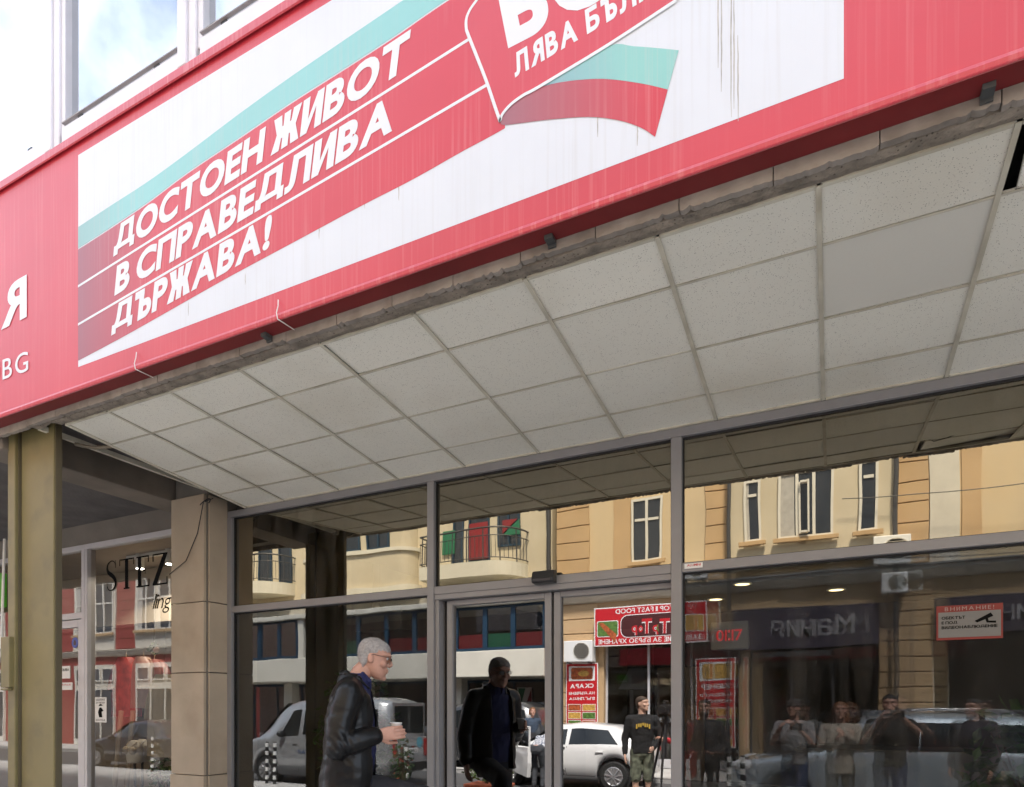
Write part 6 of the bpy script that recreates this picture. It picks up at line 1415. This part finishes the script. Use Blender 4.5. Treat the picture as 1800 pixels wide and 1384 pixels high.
q = MB(); q.poly([(a + .58 * W, y2, z0 + .52 * H), (a + .62 * W, y2, z0 + .47 * H), (a + .86 * W, y2, z0 + .64 * H), (a + .82 * W, y2, z0 + .74 * H)]); q.poly([(a + .74 * W, y2, z0 + .56 * H), (a + .76 * W, y2, z0 + .46 * H), (a + .90 * W, y2, z0 + .44 * H), (a + .90 * W, y2, z0 + .50 * H), (a + .79 * W, y2, z0 + .51 * H), (a + .78 * W, y2, z0 + .585 * H)]); q.build('camera_symbol', M_ink, t, fix=False)
t, a, b, z0, z1 = notice('maker_sticker', 'tiny white glazier sticker with red lettering on the frame corner of the right-hand pane', 1203, 1235, 990, 999, 4.229, M_paper, 'sticker')
q = MB(); text(q, 'ALUMINI', (a + .15 * (b - a), 4.2275, z0 + .4 * (z1 - z0)), (.75 * (b - a), 0, 0), (0, 0, .45 * (z1 - z0)), weight=.01); q.build('lettering', M_bred, t, fix=False)
# display clock inside the right pane
p = at(1282, 1117, 4.9); t = thing('display_clock', 'white box clock with red digits glowing behind the right-hand pane', 'clock', (p.x, 4.9, p.z - .1))
q = MB(); q.box(-.13, .13, 0, .06, 0, .2); q.build('case', mat('dim_white', (.35, .36, .35), .5), t, world=False, bevel=.01)
q = MB(); text(q, '01:17', (-.09, -.003, .06), (.18, 0, 0), (0, 0, .08), weight=.01); q.build('digits', mat('red_led', (.3, 0, 0), emit=((1, .05, .05), .12)), t, world=False, fix=False)
# spot lamps in the boutique
tr = thing('spot_track', 'white ceiling track carrying two lit cylinder spot lamps inside the boutique', 'lamp', (at(240, 970, 5.4).x, 5.4, 3.7))
q = MB(); q.box(-.18, 1.5, -.02, .02, 3.74 - 3.7 - .035, 3.755 - 3.7); q.build('track', M_white, tr, world=False)
for k, (u, vb) in enumerate(((246, 1000), (298, 992))):
    p = at(u, vb, 5.4); lx = p.x - tr.location.x; lz = p.z - 3.7
    q = MB(); q.lathe([(.045, lz), (.05, lz), (.05, lz + .20), (.015, lz + .205)], (lx, 0, 0), 'Z', 18); s_ = q.build('spot', M_white, tr, world=False)
    pl_ = bpy.data.lights.new('spot_lamp', 'SPOT'); pl_.energy = 17; pl_.color = (1, .86, .68); pl_.spot_size = R(150); pl_.shadow_soft_size = .04; po = bpy.data.objects.new('spot_lamp', pl_); COL.objects.link(po); po.parent = s_; po.location = (lx, 0, lz - .02)
    q = MB(); q.lathe([(.043, lz - .002), (.042, lz - .003)], (lx, 0, 0), 'Z', 18); q.build('bulb', mat('spot_glow', (1, 1, 1), emit=((1, .93, .8), 9.0)), s_, world=False)
def garment(name, label, u, v0, v1, Y, w, m, sleeves=True, seed=0, group='garments in the boutique display'):
    z1, z0 = at(u, v0, Y).z, at(u, v1, Y).z; x = at(u, v0, Y).x; t = thing(name, label, 'garment', (x, Y, z0), 0, group); H = z1 - z0; nx, nz = 22, 16
    for part, f in (('cloth', 1),):
        q = MB(); vs = []
        for j in range(nz + 1):
            s_ = j / nz; ww = w * (.55 + .45 * math.sin(min(1, (1 - s_) * 1.6 + .25) * PI / 2)) * (1 if s_ < .86 else 1 - (s_ - .86) * 3.2)
            for i in range(nx + 1):
                a = i / nx * 2 * PI; fo = 1 + .16 * math.sin(a * 5 + seed) * (1 - s_) + .06 * math.sin(a * 9 + seed * 2)
                vs.append((ww / 2 * math.cos(a) * fo, .09 * math.sin(a) * fo, s_ * H))
        q.add(vs, [(j * (nx + 1) + i, j * (nx + 1) + i + 1, (j + 1) * (nx + 1) + i + 1, (j + 1) * (nx + 1) + i) for j in range(nz) for i in range(nx)]); q.build('cloth', m, t, world=False, smooth=True)
    if sleeves:
        for sg in (1, -1):
            q = MB(); q.tube([(sg * w * .20, 0, H * .93), (sg * w * .36, 0, H * .84), (sg * w * .46, .0, H * .68), (sg * w * .5, 0, H * .45)], [.035, .05, .06, .075], 12); q.build('sleeve', m, t, world=False, smooth=True)
    q = MB(); q.tube([(-.16, 0, H * .93), (0, 0, H * 1.0), (.16, 0, H * .93)], .006, 6); q.tube([(0, 0, H), (0, 0, H + .06), (.02, 0, H + .09)], .004, 6); q.build('hanger', M_wood, t, world=False)
M_silk = mat('red_print_silk', (.26, .035, .03), .5, var=.8, vscale=9); M_pink = mat('pale_pink_silk', (.36, .25, .21), .4, var=.1); M_sand = mat('sand_silk', (.45, .37, .25), .45, var=.15, vscale=5)
garment('hanging_robe', 'red patterned silk robe hanging in the boutique window', 222, 1156, 1260, 5.6, .55, M_silk, True, 1)
garment('hanging_slip', 'pale pink slip dress hanging beside the red robe', 252, 1155, 1245, 5.5, .38, M_pink, False, 2)
garment('hanging_robe', 'sand coloured robe with dark edges on a stand beside the stone pilaster', 289, 1186, 1330, 5.1, .5, M_sand, True, 3)
garment('hanging_robe', 'dark rose robe hanging at the back between the other garments', 272, 1160, 1230, 5.9, .5, mat('rose_silk', (.30, .12, .10), .5, var=.3), True, 4)
# bust forms with lingerie on the floor of the display
def bust(u, v, Y, label, m, s=1.0):
    p = at(u, v, Y); t = thing('bust_form', label, 'mannequin', (p.x, Y, .2)); h = p.z - .2
    q = MB(); loft(q, [((0, 0, h - .22 * s), (1, 0, 0), (0, 1, 0), .11 * s, .08 * s), ((0, 0, h - .10 * s), (1, 0, 0), (0, 1, 0), .13 * s, .09 * s), ((0, 0, h), (1, 0, 0), (0, 1, 0), .12 * s, .08 * s), ((0, 0, h + .08 * s), (1, 0, 0), (0, 1, 0), .05 * s, .045 * s)], 18); fuse(q, 'torso', mat('ivory_form', (.62, .57, .48), .5), t, .012, 3)
    q = MB()
    for sg in (1, -1): q.ball((sg * .06 * s, -.075 * s, h - .05 * s), .062 * s, (1, .7, .9)); q.tube([(sg * .07 * s, -.09 * s, h), (sg * .075 * s, -.02, h + .06 * s)], .006, 6)
    q.build('brassiere', m, t, world=False, smooth=True)
    q = MB(); q.cyl((0, 0, 0), (0, 0, h - .2 * s), .015, n=8); q.lathe([(.14, 0), (.13, .02)], (0, 0, 0), 'Z', 18); q.build('stand', M_iron, t, world=False)
bust(237, 1312, 5.0, 'ivory bust form wearing a cream bra, low in the boutique window', M_sand, .9); bust(250, 1310, 5.15, 'second ivory bust form half behind the first', M_white, .9)
for k, u in enumerate((207, 228)):
    p0, p1 = at(u - 14, 1390, 5.0), at(u + 6, 1250, 5.3); q = MB(); q.cyl((p0.x, 5.0, .2), (p1.x, 5.3, p1.z), .03, n=8); tag(q.build('display_pole', mat('dull_wood', (.30, .24, .17), .7, var=.15)), ('left' if k == 0 else 'right') + ' pale wooden pole leaning in the boutique display', 'pole')
# hanging flower on the glass
p = at(270, 1140, 5.0); t = thing('hanging_flower', 'pale rose hanging upside down on a thread in the boutique window', 'flower', (p.x, 5.0, p.z))
q = MB(); q.ball((.05, 0, -.02), .04, (1, .8, .9)); q.build('bloom', mat('rose_bloom', (.70, .42, .32), .6, var=.2, vscale=30), t, world=False, smooth=True)
q = MB(); foliage(q, (0, 0, 0), (.05, .03, .06), 26, .06, random.Random(5)); q.build('leaves', M_leaf2, t, world=False, fix=False)
q = MB(); q.tube([(0, 0, 0), (.01, 0, .2), (.01, 0, .32)], .003, 6); q.build('thread', M_bark, t, world=False)
# green shop sign and white tube at the far left
p = at(3, 1040, 4.5); t = thing('shop_sign', 'narrow green shop sign at the far left edge', 'sign', (p.x, 4.5, p.z - .2)); q = MB(); q.box(-.5, .06, -.03, .03, 0, .42); q.build('board', mat('sign_bright_green', (.10, .45, .03), .5), t, world=False, bevel=.005); q = MB(); q.box(-.45, .0, -.033, -.031, .08, .14); q.build('stripe', M_white, t, world=False)
a, b = at(8, 948, 3.6), at(2, 1140, 3.5); q = MB(); q.cyl(a, b, .012, n=10); q.cyl(b, b + Vector((0, 0, .05)), .016, n=10); tag(q.build('leaning_tube', M_white), 'thin white tube hanging slanted at the far left edge', 'tube')
# desk and back-office things behind the panes
t = thing('reception_desk', 'dark reception desk dimly seen behind the right-hand pane', 'desk', (1.0, 7.0, .38)); q = MB(); q.box(-1.2, 1.2, -.3, .3, 0, 1.0); q.build('panel', M_room, t, world=False); q = MB(); q.box(-1.3, 1.3, -.38, .36, 1.001, 1.05); q.build('worktop', M_room, t, world=False)
m = MB(); m.box(-4.6, -3.2, 12.9, 12.98, .4, 3.4); m.build('wall_panel', M_plaster, B); m = MB(); m.box(-3.1, -2.2, 12.9, 12.97, .4, 2.6); m.build('inner_door', M_wood, B)

for u0, u1, v0, v1, Y in ((585, 603, 1030, 1384, 6.0), (655, 668, 1030, 1384, 6.6), (520, 535, 1060, 1384, 7.5)):
    m = MB(); m.box(at(u0, 1200, Y).x, at(u1, 1200, Y).x, Y, Y + .15, .39, 3.6); m.build('inner_post', M_plaster, B)
m = MB(); m.box(at(612, 1080, 6.3).x, at(705, 1080, 6.3).x, 6.3, 6.5, at(650, 1108, 6.3).z, at(650, 1070, 6.3).z); m.build('inner_beam', M_plaster, B)
bpy.data.scenes.remove(TMP)
